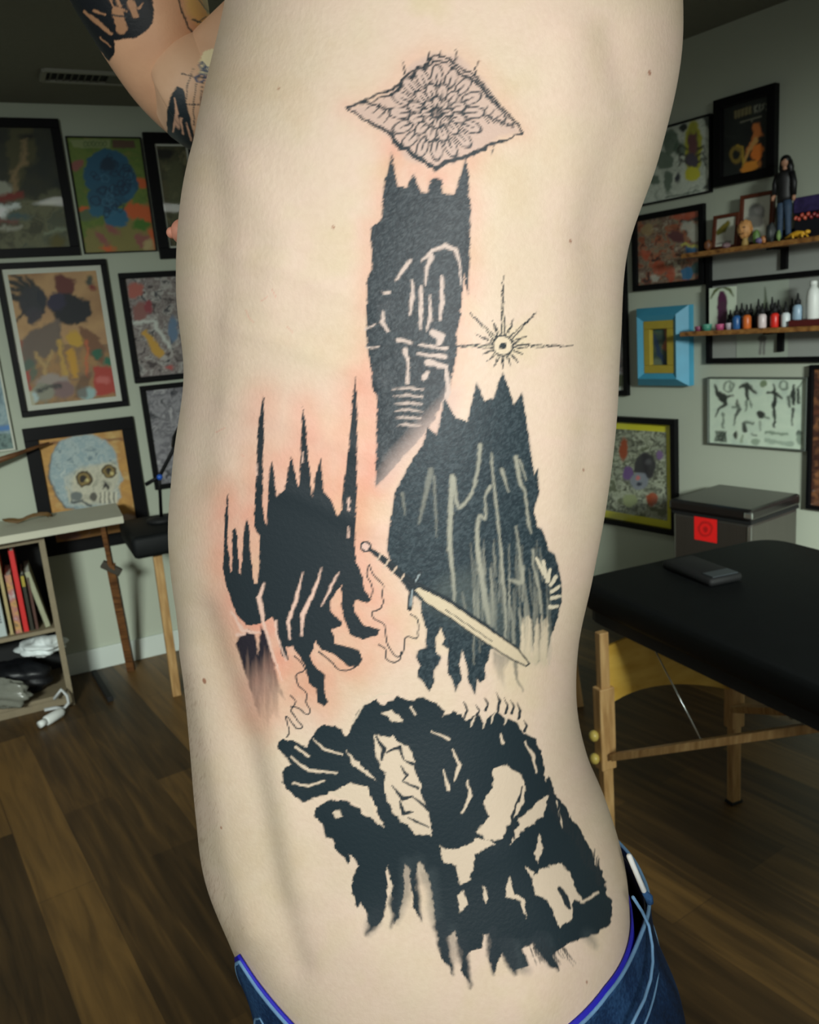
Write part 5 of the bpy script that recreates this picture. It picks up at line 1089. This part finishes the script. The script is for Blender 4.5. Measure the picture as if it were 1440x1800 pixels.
# 3: a cluster of jagged spires melting into drips
cv.soft = 1.6; cv.jit = 1.3
cv.poly(T3, INK); cv.soft = 3
cv.poly(T3b, (44, 42, 50), soft=4, fade=(440, 1150, 478, 1285))
z3 = lambda L: [(360+x/2.7275, 640+y/2.7275) for x, y in L]
for L, w_ in [([(285, 1050), (262, 1120), (280, 1240), (330, 1400), (370, 1520)], [3, 9, 6, 4, 2]), ([(340, 1235), (345, 1300), (390, 1420)], [5, 4, 2]), ([(470, 1000), (440, 1120), (400, 1240), (410, 1320)], [2, 6, 7, 3]), ([(560, 980), (520, 1100), (470, 1200), (465, 1300)], [2, 7, 8, 3]), ([(640, 1000), (600, 1080), (560, 1160)], [2, 5, 2]), ([(130, 1190), (180, 1275), (262, 1290)], [3, 7, 3]), ([(155, 1300), (190, 1296)], 5), ([(690, 640), (690, 700)], [3, 4]), ([(250, 480), (249, 530)], [2, 3]), ([(470, 420), (470, 470)], [2, 3]), ([(690, 780), (688, 830)], [2, 4])]: cv.stroke(z3(L), w_, S3)
cv.soft = 1.3; cv.jit = .7
for L in [[(788, 962), (776, 1010), (800, 1060), (800, 1110), (780, 1135)], [(788, 962), (810, 1010), (855, 1060), (850, 1100), (856, 1140), (840, 1175), (802, 1190), (812, 1220), (860, 1250), (870, 1320), (880, 1350), (910, 1395), (935, 1400), (955, 1370), (965, 1310), (1015, 1315), (1022, 1280), (1022, 1225), (985, 1200)], [(832, 1345), (865, 1365), (870, 1410), (905, 1430), (935, 1415), (942, 1380)], [(545, 1380), (600, 1420), (640, 1462), (690, 1468), (740, 1440)], [(430, 1400), (470, 1440), (475, 1470), (440, 1490), (450, 1540), (490, 1580), (485, 1620), (505, 1660), (490, 1680), (450, 1650), (412, 1640)], [(412, 1590), (435, 1620), (415, 1660), (440, 1700), (468, 1740), (440, 1745), (400, 1695), (390, 1700), (405, 1760), (395, 1790)]]:
    cv.stroke(curve(z3(L)), 2.4, INK)
# 4: dark folded rock or bark shape under a starburst of thin spikes
cv.soft = 1.6; cv.jit = 1.6
cv.poly(T4, (38, 52, 58)); cv.cloud([(34, 48, 56), (50, 66, 72), (78, 94, 100)], 3.4, 403, alpha=.5, con=2.2, oc=2, clip=T4)
SX, SY = 884, 608
for i in range(16):
    a = -pi/2+i*pi/8; L_ = (124, 52, 84, 48)[i % 4] if sin(a) < .3 else 40
    cv.stroke([(SX+13*cos(a), SY+13*sin(a)), (SX+L_*.5*cos(a), SY+L_*.5*sin(a)), (SX+L_*cos(a), SY+L_*sin(a))], [9, 5, 1.2], INK)
    cv.stroke([(SX+20*cos(a), SY+20*sin(a)), (SX+L_*.6*cos(a), SY+L_*.6*sin(a))], [2.6, .8], SK)
cv.ell(SX, SY, 17, 17, SK); cv.ell(SX, SY, 17, 17, INK, ring=2.2); cv.ell(SX, SY, 6, 6, INK)
FO = (172, 172, 154); cv.soft = 4; cv.jit = 1.2
for L, w_, a_ in [([(770, 10), (755, 150), (720, 290), (650, 385), (625, 340), (612, 210)], [7, 5, 5, 7, 5], .8), ([(600, 200), (590, 400), (585, 600), (605, 800), (615, 960)], [8, 9, 9, 6, 4], .85), ([(470, 160), (430, 350), (400, 480)], [10, 7, 3], .4), ([(490, 200), (500, 400), (505, 560)], [5, 4, 2], .4), ([(300, 300), (315, 430)], [6, 2], .4), ([(835, 60), (850, 230), (875, 450), (900, 700), (920, 1000), (920, 1180)], [3, 4, 4, 4, 5, 4], .85), ([(830, 260), (800, 320), (800, 450), (765, 440), (750, 560), (770, 750), (800, 950), (820, 1080)], [6, 3, 5, 5, 7, 8, 10, 6], .85), ([(900, 160), (940, 290)], [7, 2], .8), ([(985, 80), (1010, 230), (1040, 300), (1060, 470), (1075, 540)], [7, 6, 4, 5, 2], .85), ([(1010, 100), (1045, 220)], [4, 2], .8), ([(985, 500), (1010, 700), (1020, 830), (950, 820)], [3, 4, 9, 5], .7), ([(1030, 740), (1025, 950)], [4, 2], .7), ([(1090, 640), (1090, 740), (1120, 850), (1135, 1020)], [5, 3, 5, 3], .85), ([(830, 750), (845, 950), (850, 1100)], [3, 6, 3], .6), ([(1000, 990), (1020, 1100), (1030, 1230)], [2, 6, 8], .6), ([(940, 900), (965, 1080), (970, 1200)], [2, 5, 6], .6), ([(1070, 1060), (1080, 1250)], [3, 5], .7), ([(1150, 1070), (1140, 1250)], [3, 7], .7), ([(660, 900), (680, 1000)], [3, 5], .4)]:
    cv.stroke(curve(z4(L)), list(np.interp(np.linspace(0, 1, 24), np.linspace(0, 1, len(w_)), w_)), FO, alpha=a_)
rs3 = random.Random(21)
for i in range(46):      # fine folds running down to a faded hem
    x = rs3.uniform(700, 1190); y0_ = rs3.uniform(560, 980); y1_ = min(1330, y0_+rs3.uniform(180, 460)); k_ = rs3.uniform(-12, 22)
    cv.stroke(z4([(x, y0_), (x+k_*.5, (y0_+y1_)/2), (x+k_, y1_)]), [1, rs3.uniform(2, 4.5), 1.5], FO, alpha=rs3.uniform(.25, .6))
for i in range(26):
    x = rs3.uniform(1020, 1190); cv.stroke(z4([(x, rs3.uniform(1040, 1120)), (x-4, 1200), (x-8, rs3.uniform(1260, 1340))]), [1.5, 4, 6], (216, 202, 174), alpha=.7)
cv.poly(z4([(400, 960), (700, 1120), (980, 1220), (960, 1010), (860, 900), (700, 760), (560, 800)]), (120, 130, 122), soft=30, alpha=.22)
cv.poly(z4([(950, 1250), (1170, 1290), (1170, 1330), (960, 1330)]), (200, 190, 160), soft=20, alpha=.6)
cv.poly(z4([(850, 1250), (960, 1290), (910, 1360), (920, 1480), (880, 1420), (845, 1320)]), (90, 96, 92), soft=8, alpha=.7, fade=(876, 1140, 884, 1216)); cv.stroke(z4([(980, 1320), (990, 1420), (1030, 1490)]), [8, 4, 2], (90, 96, 92), alpha=.7)
cv.soft = 2; cv.jit = 1
for i, (a, b) in enumerate((((1110, 690), (1150, 780)), ((1150, 710), (1165, 800)), ((1190, 760), (1175, 830)), ((1225, 800), (1195, 850)), ((1245, 860), (1200, 890)), ((1250, 920), (1200, 930)), ((1235, 980), (1190, 985)))):
    cv.stroke(z4([a, b]), [5.5, 7], (214, 206, 180))
# the diagonal blade
cv.soft = 1.4; cv.jit = .6
bl = z4([(370, 880), (400, 862), (600, 960), (820, 1110), (1000, 1240), (1065, 1325), (1045, 1340), (960, 1300), (800, 1200), (600, 1060), (430, 950)])
cv.poly(bl, (212, 198, 168)); cv.stroke(bl+[bl[0]], 2.6, INK); cv.stroke(z4([(400, 850), (560, 930), (780, 1080), (1000, 1235)]), [7, 7, 6, 2], INK); cv.stroke(z4([(560, 1000), (840, 1190)]), 1.6, INK)
cv.stroke(z4([(405, 780), (355, 880), (345, 990)]), 9, INK); cv.stroke(z4([(400, 790), (358, 880), (348, 975)]), 3.2, (150, 164, 166)); cv.stroke(z4([(80, 620), (190, 700), (360, 850)]), [6, 12, 16], INK)
for q in ((170, 668, 150, 700), (215, 705, 190, 745), (262, 745, 235, 790), (310, 790, 285, 830)): cv.stroke(z4([(q[0], q[1]), (q[2], q[3])]), 3, (206, 186, 164))
cv.ell(*z4([(78, 620)])[0], 10, 10, INK); cv.ell(*z4([(78, 620)])[0], 6.5, 6.5, (222, 190, 176))
# 5: a heavy ragged mass of smoke and flame with open patches
cv.soft = 1.8; cv.jit = 3; cv.js = 10
cv.poly(T5, (34, 48, 54))
SK5 = (216, 200, 176)
for L in [[(430, 240), (500, 250), (560, 290), (585, 330), (600, 400), (615, 470), (640, 540), (655, 625), (600, 630), (545, 585), (500, 540), (470, 460), (470, 390), (440, 330)],
          [(890, 372), (940, 362), (990, 395), (1012, 440), (1000, 520), (940, 600), (925, 640), (860, 650), (825, 610), (870, 560), (855, 500), (885, 440)],
          [(1035, 790), (1090, 750), (1150, 740), (1185, 775), (1200, 830), (1240, 890), (1205, 870), (1190, 900), (1195, 945), (1145, 985), (1120, 930), (1100, 880), (1050, 860)],
          [(685, 670), (735, 685), (790, 660), (830, 640), (900, 660), (820, 700), (800, 800), (760, 820), (745, 740), (700, 740)],
          [(1100, 480), (1080, 560), (1010, 600), (960, 660), (990, 560), (1060, 500)], [(1060, 620), (1080, 680), (1060, 740), (1050, 690)], [(950, 785), (965, 850), (1010, 880), (1015, 950), (990, 880), (930, 870)], [(1010, 745), (1045, 770), (1035, 800)],
          [(460, 160), (500, 150), (545, 190), (500, 190)], [(330, 300), (350, 330), (395, 375), (440, 420), (400, 400), (350, 360)], [(250, 470), (340, 430), (400, 450), (430, 540), (470, 600), (380, 520), (320, 490)], [(275, 540), (300, 530), (312, 555), (285, 565)], [(480, 745), (500, 830), (500, 930), (488, 960), (492, 860)], [(745, 860), (775, 840), (790, 900), (760, 930)], [(850, 820), (868, 850), (862, 890), (850, 880)]]:
    cv.poly(z5(L), SK5)
cv.jit = 1.5
for L, w_ in [([(480, 310), (530, 290), (545, 340), (590, 360), (600, 400)], [3, 7, 3, 6, 3]), ([(530, 360), (560, 400), (540, 420), (600, 450)], [2, 5, 2, 5]), ([(500, 440), (540, 490), (580, 480), (640, 530)], [2, 8, 3, 6]), ([(530, 500), (545, 545), (580, 540)], [3, 8, 3]), ([(560, 560), (600, 580), (640, 600)], [2, 4, 2]), ([(980, 500), (960, 560), (970, 640)], [3, 6, 3]), ([(1000, 440), (985, 500)], [2, 5]), ([(1140, 830), (1165, 870), (1180, 910)], [6, 12, 6]), ([(440, 250), (470, 300), (460, 340)], [4, 8, 4])]: cv.stroke(z5(L), w_, INK)
for L, w_ in [([(350, 200), (390, 130), (450, 90), (500, 84)], [3, 3, 2]), ([(1010, 270), (1040, 320), (1055, 390)], [3, 5, 3]), ([(130, 290), (180, 325)], 5), ([(110, 330), (180, 380), (290, 390)], [3, 6, 3]), ([(120, 430), (180, 440), (240, 420)], [3, 5, 3]), ([(200, 260), (240, 300), (310, 320)], [2, 5, 3]), ([(575, 140), (590, 165)], 4), ([(915, 240), (925, 275)], [3, 6]), ([(730, 300), (760, 360), (740, 420)], [3, 6, 3]), ([(790, 420), (800, 480), (770, 540)], [3, 7, 3]), ([(1130, 500), (1155, 600)], 3), ([(1225, 885), (1290, 850)], 4), ([(700, 380), (716, 450)], [2, 6]), ([(650, 230), (720, 260)], [2, 4])]: cv.stroke(z5(L), w_, SK5, soft=2)
# little flames on the upper rim
for x, y, hh in ((690, 170, 30), (780, 175, 60), (825, 170, 40), (860, 150, 50), (905, 150, 70), (935, 160, 60), (960, 160, 50), (985, 180, 60), (1010, 230, 40)): cv.stroke(z5([(x, y), (x+8, y-hh*.5), (x-4, y-hh)]), [5, 4, 1], INK)
for x, y, hh in ((850, 215, 60), (880, 200, 50), (930, 205, 50), (800, 215, 40)): cv.stroke(z5([(x, y), (x+8, y-hh*.5), (x+20, y-hh)]), [2, 4, 1.5], SK5)
# soft brushed tails
cv.jit = 2
for L, w_, a_ in [([(560, 740), (550, 860), (520, 960)], [26, 18, 6], .5), ([(650, 780), (670, 950), (720, 1120)], [22, 18, 6], .55), ([(720, 1000), (740, 1100)], [30, 10], .4), ([(960, 1060), (980, 1130), (1020, 1150)], [30, 26, 10], .45), ([(1250, 1010), (1275, 1050)], [20, 8], .5), ([(430, 960), (410, 1000)], [24, 10], .6), ([(1080, 1040), (1110, 1110)], [30, 16], .6), ([(605, 720), (620, 800)], [16, 10], .4)]: cv.stroke(z5(L), w_, (62, 74, 78), soft=14, alpha=a_)
rs2 = random.Random(5)
for L, w_ in [([(690, 980), (700, 1060), (722, 1120), (738, 1165)], [34, 24, 12, 3]), ([(770, 1040), (776, 1110), (792, 1160), (802, 1215)], [30, 22, 14, 3]), ([(885, 1000), (880, 1080), (888, 1165)], [26, 20, 3]), ([(935, 1040), (955, 1110), (975, 1160)], [40, 30, 8]), ([(1070, 1030), (1090, 1080), (1135, 1145)], [44, 30, 4]), ([(440, 930), (425, 975), (400, 1010)], [30, 18, 4]), ([(505, 880), (508, 940), (498, 985)], [22, 12, 3]), ([(590, 780), (602, 880), (612, 960)], [12, 10, 2])]: cv.stroke(curve(z5(L)), list(np.interp(np.linspace(0, 1, 18), np.linspace(0, 1, len(w_)), np.array(w_)/2.18*1.6)), (40, 52, 58), soft=7, alpha=.9)
for i in range(36):
    x = rs2.uniform(1100, 1300); y = 470+(x-1100)*1.55+rs2.uniform(-20, 10); cv.stroke(z5([(x, y+40), (x+4, y-rs2.uniform(10, 40))]), [4, 1], INK)
for i in range(22):
    x = rs2.uniform(1040, 1180); y = 1060+rs2.uniform(-20, 30); cv.stroke(z5([(x-18, y-20), (x+rs2.uniform(5, 25), y+rs2.uniform(20, 60))]), [3, .8], INK, alpha=.7)
# moles, scratches, fine hair
cv.jit = .5; cv.soft = 1.5
for x, y, r in ((586, 399, 2.6), (1003, 424, 2.6), (359, 1197, 3.8), (490, 156, 2), (1142, 128, 3.5), (389, 1455, 2), (1026, 826, 2), (1032, 1726, 2), (842, 108, 1.6)): cv.ell(x, y, r*.8, r*1.3, (150, 92, 66), rot=-.3, alpha=.8)
for L in ([(432, 545), (438, 560), (445, 566)], [(505, 575), (515, 585)], [(380, 760), (396, 752)], [(458, 530), (470, 522)], [(478, 508), (485, 522)], [(425, 800), (428, 802)]): cv.stroke(L, 1.6, (220, 150, 132), alpha=.5)
cv.cloud([(196, 164, 120), (226, 200, 166)], 40, 231, region=(300, 520, 1080, 1760), alpha=.0)
for i in range(260):
    t = rs2.random(); y = 1180+480*t; x = np.interp(y, [1180, 1300, 1400, 1500, 1570, 1660], [325, 334, 343, 353, 368, 396])+rs2.uniform(2, 44)*rs2.random()
    cv.stroke([(x, y), (x+rs2.uniform(-5, 1), y+rs2.uniform(4, 9))], .9, (150, 116, 84), alpha=.30, soft=1.4)
skin_col = np.tile(lin(SK), (len(TP), 1)); skin_col[NI] = cv.C

# arms
verts = [TP]; faces = [TF]; cols = [skin_col]; base = len(TP)
fv = []; ff = []; fc = []
EX_F = []
for pi_, part in enumerate(extra_parts):
    P = np.array(part.v); px, py = proj(P); ac = Canvas(px, py, (222, 178, 140), 1.0)
    if pi_ == 0:   # far upper arm: dark leaf shapes and a line lattice
        ac.cloud([(214, 172, 140), (230, 192, 160)], 40, 301, alpha=.6); ac.soft = 1.8; ac.jit = 1.2
        ac.poly([(312, 152), (322, 156), (330, 190), (338, 222), (344, 262), (330, 270), (306, 258), (294, 236), (293, 196), (300, 170)], INK)
        ac.stroke([(307, 172), (311, 200), (305, 232)], [2, 6, 3], (214, 170, 142)); ac.stroke([(318, 210), (322, 236)], [5, 3], (214, 170, 142)); ac.stroke([(328, 216), (336, 246)], [3, 4], (214, 170, 142)); ac.ell(312, 215, 4, 12, (206, 164, 138), rot=-.2)
        ac.stroke([(320, 130), (360, 138), (420, 130)], 2.2, INK); ac.stroke([(318, 182), (350, 184), (400, 182)], 2.2, INK)
        for x in (330, 344, 356): ac.stroke([(x+10, 120), (x, 150), (x-4, 190), (x-2, 220)], 1.8, INK)
        ac.poly([(358, 92), (376, 84), (384, 100), (372, 130), (352, 132), (350, 108)], (238, 224, 180)); 
        for i in range(6): ac.ell(360+5*cos(i), 122+8*sin(i*1.3), 6, 4, (70, 88, 120), rot=i, ring=1.6)
        ac.ell(352, 138, 8, 6, (70, 86, 116), ring=2.6)
    if pi_ == 1:   # forearm: solid black patch with openings and a curved line
        ac.cloud([(206, 156, 124), (220, 172, 136)], 40, 303, alpha=.7); ac.soft = 1.8; ac.jit = 1.6
        ac.poly([(118, -40), (262, -40), (270, 10), (268, 40), (256, 56), (240, 66), (222, 68), (202, 72), (200, 98), (192, 108), (170, 84), (140, 40), (122, 0)], (26, 30, 34))
        for L, w_ in [([(148, 20), (172, 40), (196, 60)], [4, 9, 5]), ([(206, 20), (214, 50)], [18, 20]), ([(190, -8), (200, 12), (222, 20)], [4, 3, 3]), ([(230, 6), (238, 26)], [16, 12]), ([(244, 14), (250, 6)], [6, 2]), ([(164, 18), (186, 26)], [4, 3]), ([(176, 66), (194, 82)], [3, 2]), ([(205, 0), (212, 10)], 5)]: ac.stroke(L, w_, (176, 132, 98))
        ac.stroke([(200, 26), (222, 30)], 3, INK)
        ac.stroke([(308, -40), (316, 10), (330, 44), (348, 72), (368, 90), (390, 98)], 3, INK)
        ac.poly([(318, -40), (365, -40), (372, 0), (392, 40), (388, 56), (350, 44), (330, 24)], (238, 204, 120), soft=14, alpha=.75)  # yellowish lit area painted into the forearm colour
        ac.stroke([(338, 34), (372, 46)], 3.4, (70, 80, 76)); ac.stroke([(350, 0), (366, 20), (384, 34)], 2, (90, 100, 90)); ac.stroke([(348, 40), (362, 30)], 2, (80, 90, 80)); ac.poly([(350, -10), (366, -10), (376, 22), (366, 26)], (150, 170, 140), alpha=.6)
    if pi_ == NIP: ac = Canvas(px, py, (216, 150, 126), 1.0)
    fv.append(P); fc.append(ac.C); EX_F += [[i+base for i in f] for f in part.f]; base += len(P)
AV = np.concatenate([TP]+fv); AC = np.concatenate([skin_col]+fc)
me = bpy.data.meshes.new('body')
fl = [list(f) for f in EX_F]
loops = np.concatenate([TF.ravel(), np.array([i for f in fl for i in f], np.int64)]); sizes = np.concatenate([np.full(len(TF), 4), np.array([len(f) for f in fl])])
me.vertices.add(len(AV)); me.vertices.foreach_set('co', AV.astype(np.float32).ravel())
me.loops.add(len(loops)); me.loops.foreach_set('vertex_index', loops.astype(np.int32))
me.polygons.add(len(sizes)); me.polygons.foreach_set('loop_start', np.r_[0, np.cumsum(sizes)[:-1]].astype(np.int32)); me.polygons.foreach_set('loop_total', sizes.astype(np.int32))
me.polygons.foreach_set('use_smooth', np.ones(len(sizes), bool)); me.update(calc_edges=True); me.validate()
me.materials.append(M['skin']); bodyo = bpy.data.objects.new('body', me); COL.objects.link(bodyo)
ca = me.color_attributes.new('pigment', 'FLOAT_COLOR', 'POINT'); a4 = np.ones((len(AV), 4), np.float32); a4[:, :3] = AC; ca.data.foreach_set('color', a4.ravel())
attach(bodyo, person)

# hair on the head, above the frame
hb = MB(); hb.ball((.014, .56, 1.975), .104, .086, .092, 40, 24, fn=lambda d: (1.0 if (d[2] > .05 or d[0] > .2) else .8)*(1+.012*sin(30*d[1])*cos(22*d[0])))
hb.build('hair', mat('brown_hair', (60, 42, 30), .6, noise=.4, nscale=60), person, True)

# ---- jeans, underwear band, belt
denim = bpy.data.materials.new('denim'); denim.use_nodes = True
nt = denim.node_tree; b = nt.nodes['Principled BSDF']; tc = nt.nodes.new('ShaderNodeTexCoord'); n1 = nt.nodes.new('ShaderNodeTexNoise'); n1.inputs['Scale'].default_value = 22; n1.inputs['Detail'].default_value = 5
mp = nt.nodes.new('ShaderNodeMapping'); mp.inputs['Scale'].default_value = (1, 1, .35); nt.links.new(tc.outputs['Object'], mp.inputs[0]); nt.links.new(mp.outputs[0], n1.inputs[0])
n2 = nt.nodes.new('ShaderNodeTexNoise'); n2.inputs['Scale'].default_value = 420; nt.links.new(tc.outputs['Object'], n2.inputs[0])
mxn = nt.nodes.new('ShaderNodeMath'); mxn.operation = 'MULTIPLY_ADD'; mxn.inputs[1].default_value = .3; nt.links.new(n2.outputs['Fac'], mxn.inputs[0]); nt.links.new(n1.outputs['Fac'], mxn.inputs[2])
rp = nt.nodes.new('ShaderNodeValToRGB'); nt.links.new(mxn.outputs[0], rp.inputs[0]); e = rp.color_ramp.elements; e[0].position = .52; e[0].color = (*lin((9, 24, 46)), 1); e[1].position = .92; e[1].color = (*lin((52, 92, 136)), 1); q = e.new(.70); q.color = (*lin((20, 48, 84)), 1)
nt.links.new(rp.outputs[0], b.inputs['Base Color']); b.inputs['Roughness'].default_value = .85; b.inputs['Specular IOR Level'].default_value = .2
bp = nt.nodes.new('ShaderNodeBump'); bp.inputs['Strength'].default_value = .3; bp.inputs['Distance'].default_value = .001; nt.links.new(n2.outputs['Fac'], bp.inputs['Height']); nt.links.new(bp.outputs[0], b.inputs['Normal'])
seamm = mat('faded_denim_edge', (104, 146, 182), .8, noise=.25, nscale=50)
jz = np.array([.55, .62, .70, .76, .80, .845, .90, .95, 1.0, 1.05]); jf = np.array([-.140, -.145, -.150, -.152, -.153, -.153, -.153, -.154, -.158, -.16]); jb = np.array([.150, .160, .172, .182, .187, .186, .175, .162, .149, .14]); jbr = np.array([.165, .17, .175, .18, .182, .181, .178, .173, .166, .16])
def rim_z(th):
    """height of the cloth's upper edge round the waist; it sags at the front"""
    d = np.degrees(np.where(np.mod(th, 2*pi) < pi, 2*pi-np.mod(th, 2*pi), np.mod(th, 2*pi)))
    return np.interp(d, [180, 200, 210, 217, 222, 226, 232, 237, 246, 296, 314, 340, 350, 360], [.940, .968, 1.000, 1.024, 1.033, 1.022, 1.011, 1.002, .997, .991, .996, .992, .988, .986])
def cloth(z, th, off=0.):
    """outer surface of the jeans: close to the skin at the rim, fuller below, gaping a little at the back"""
    rz = rim_z(th); t = np.clip((rz-z)/.075, 0, 1); t = t*t*(3-2*t)
    zc = np.maximum(z, .86); d = np.mod(th+pi, 2*pi)-pi
    gap = .0035+.0165*np.exp(-(d/.34)**2)
    X1, Y1 = ringp(herm(xf, zc)-gap-off, herm(xb, zc)+gap+off, herm(bkk, zc)+gap+off, th, z)
    X2, Y2 = ringp(np.interp(z, jz, jf)-off, np.interp(z, jz, jb)+off, np.interp(z, jz, jbr)+off, th, z)
    return X1*(1-t)+X2*t, Y1*(1-t)+Y2*t
def jean_shell():
    nth = 240; th = np.linspace(0, 2*pi, nth, endpoint=False); nz = 90; top = rim_z(th); lay = []
    for i in range(nz):
        t = i/(nz-1); z = .70+(top-.70)*t; X, Y = cloth(z, th)
        fold = (.0018*np.sin(7*th+9*z+2*np.sin(14*z))+.0012*np.sin(13*th-22*z))*np.clip((1-t)*4, 0, 1)
        X = X+fold*np.cos(th); Y = Y+fold*np.sin(th); lay.append(np.stack([X, Y, z], -1))
    for i in range(8):   # turned inside so the rim has thickness
        z = top-i*.012; X, Y = cloth(z, th, -.0022); lay.append(np.stack([X, Y, z], -1))
    V = np.concatenate(lay); n = len(lay)
    return V, [(i*nth+k, i*nth+(k+1) % nth, (i+1)*nth+(k+1) % nth, (i+1)*nth+k) for i in range(n-1) for k in range(nth)], th, top
V, Fs, jth, jtop = jean_shell()
mb = MB(); mb.add(V, Fs)
for sg in (-1, 1):
    yy = YBODY+sg*.088
    lg = smooth_tube([(.008, yy, .76, .10), (.012, yy, .70, .098), (.012, yy, .58, .088), (.0, yy+sg*.004, .46, .070), (-.004, yy+sg*.006, .34, .064), (.004, yy+sg*.008, .2, .058), (.012, yy+sg*.01, .07, .056), (.012, yy+sg*.01, .055, .054)], 40, 60)
    P = np.array(lg.v)
    k = np.interp(P[:, 2], [.06, .45, .75], [1.05, 1.15, 1.55]); P[:, 0] = .01+(P[:, 0]-.01)*k; mb.add(list(P), lg.f)
jeans = mb.build('jeans', denim, person, True)
def strip(name, dz, off, rad, m, parent, n=240):
    th = np.linspace(0, 2*pi, n+1); z = rim_z(th)+dz; X, Y = cloth(z, th, off)
    return MB().tube([(X[i], Y[i], z[i]) for i in range(n+1)], rad, 8, cap=False).build(name, m, parent, True)
o = strip('waistband_edge', 0, -.0011, .0014, seamm, jeans); o['label'] = 'faded pale blue upper edge of the jeans'
strip('waistband_seam', -.038, .0002, .0008, seamm, jeans)
def band(name, lo, hi, m, parent, fn, n=240, t=.0015):
    th = np.linspace(0, 2*pi, n, endpoint=False); L = []
    for (dz, o_) in ((lo, 0), (hi, 0), (hi, -t), (lo, -t)):
        z = rim_z(th)+dz; X, Y = fn(z, th, o_); L.append(np.stack([X, Y, z], -1))
    V = np.concatenate(L); Fs = [(i*n+k, i*n+(k+1) % n, ((i+1) % 4)*n+(k+1) % n, ((i+1) % 4)*n+k) for i in range(4) for k in range(n)]
    return mesh(name, V, Fs, m, parent, True)
def hug(z, th, off):
    return ringp(herm(xf, z)-.0022-off, herm(xb, z)+.0022+off, herm(bkk, z)+.0022+off, th, z)
band('underwear_band', -.03, .0045, mat('royal_blue_elastic', (26, 24, 176), .6, noise=.1, nscale=80), person, hug)
belt = band('belt', -.036, -.005, mat('black_belt', (14, 13, 13), .45), person, lambda z, th, o: cloth(z, th, -.0035+o) if True else None)
# seam stitching along the side and the rear pocket edge
def on_jeans(x, y, off=.001):
    """where the sight line through a pixel meets the outer cloth"""
    lo, hi = .36, .56
    for Y in np.linspace(.36, .62, 900):
        p = aty(x, y, Y); F_ = np.interp(p[2], jz, jf); B_ = np.interp(p[2], jz, jb); b_ = np.interp(p[2], jz, jbr)
        a = (B_-F_)/2; q = abs((p[0]-(F_+B_)/2)/a)**2.25+abs((p[1]-YBODY)/b_)**2.25
        if q < 1: return p+np.array([0, -off, 0])
    return aty(x, y, .54)
sm = [on_jeans(*q) for q in ((1112, 1575), (1128, 1600), (1140, 1625), (1146, 1660), (1147, 1690), (1143, 1720), (1132, 1755), (1112, 1795), (1095, 1830))]
o = MB().tube(sm, .0011, 8).build('side_seam', seamm, jeans, True)
p0, p1 = aty(1105, 1502, .50), aty(1133, 1568, .50)
o = MB().tube([p0, p0+(p1-p0)*.03, p0+(p1-p0)*.97, p1], [.0012, .0019, .0019, .0012], 12).build('belt_keeper', M['white'], belt, True); o['label'] = 'white keeper bar on the belt'
p2 = aty(1143, 1587, .50); o = MB().tube([p1, (p1+p2)/2+np.array([.001, 0, 0]), p2], [.002, .003, .0025], 10).build('belt_loop', denim, jeans, True)
# shoes
for sg in (-1, 1):
    yy = YBODY+sg*.098; m = MB()
    m.ball((-.055, yy, .045), .145, .046, .045, 28, 16, fn=lambda d: 1+.12*max(0, d[2])*max(0, d[0])); 
    for v in m.v: v[2] = max(v[2], .012)
    so = MB(); so.ball((-.055, yy, .012), .15, .05, .012, 28, 8, fn=lambda d: 1)
    sh_ = m.build('shoe', mat('dark_shoe%d' % sg, (36, 36, 40), .6), person, True); so.build('sole', M['white'], sh_, True)
pale_stool()
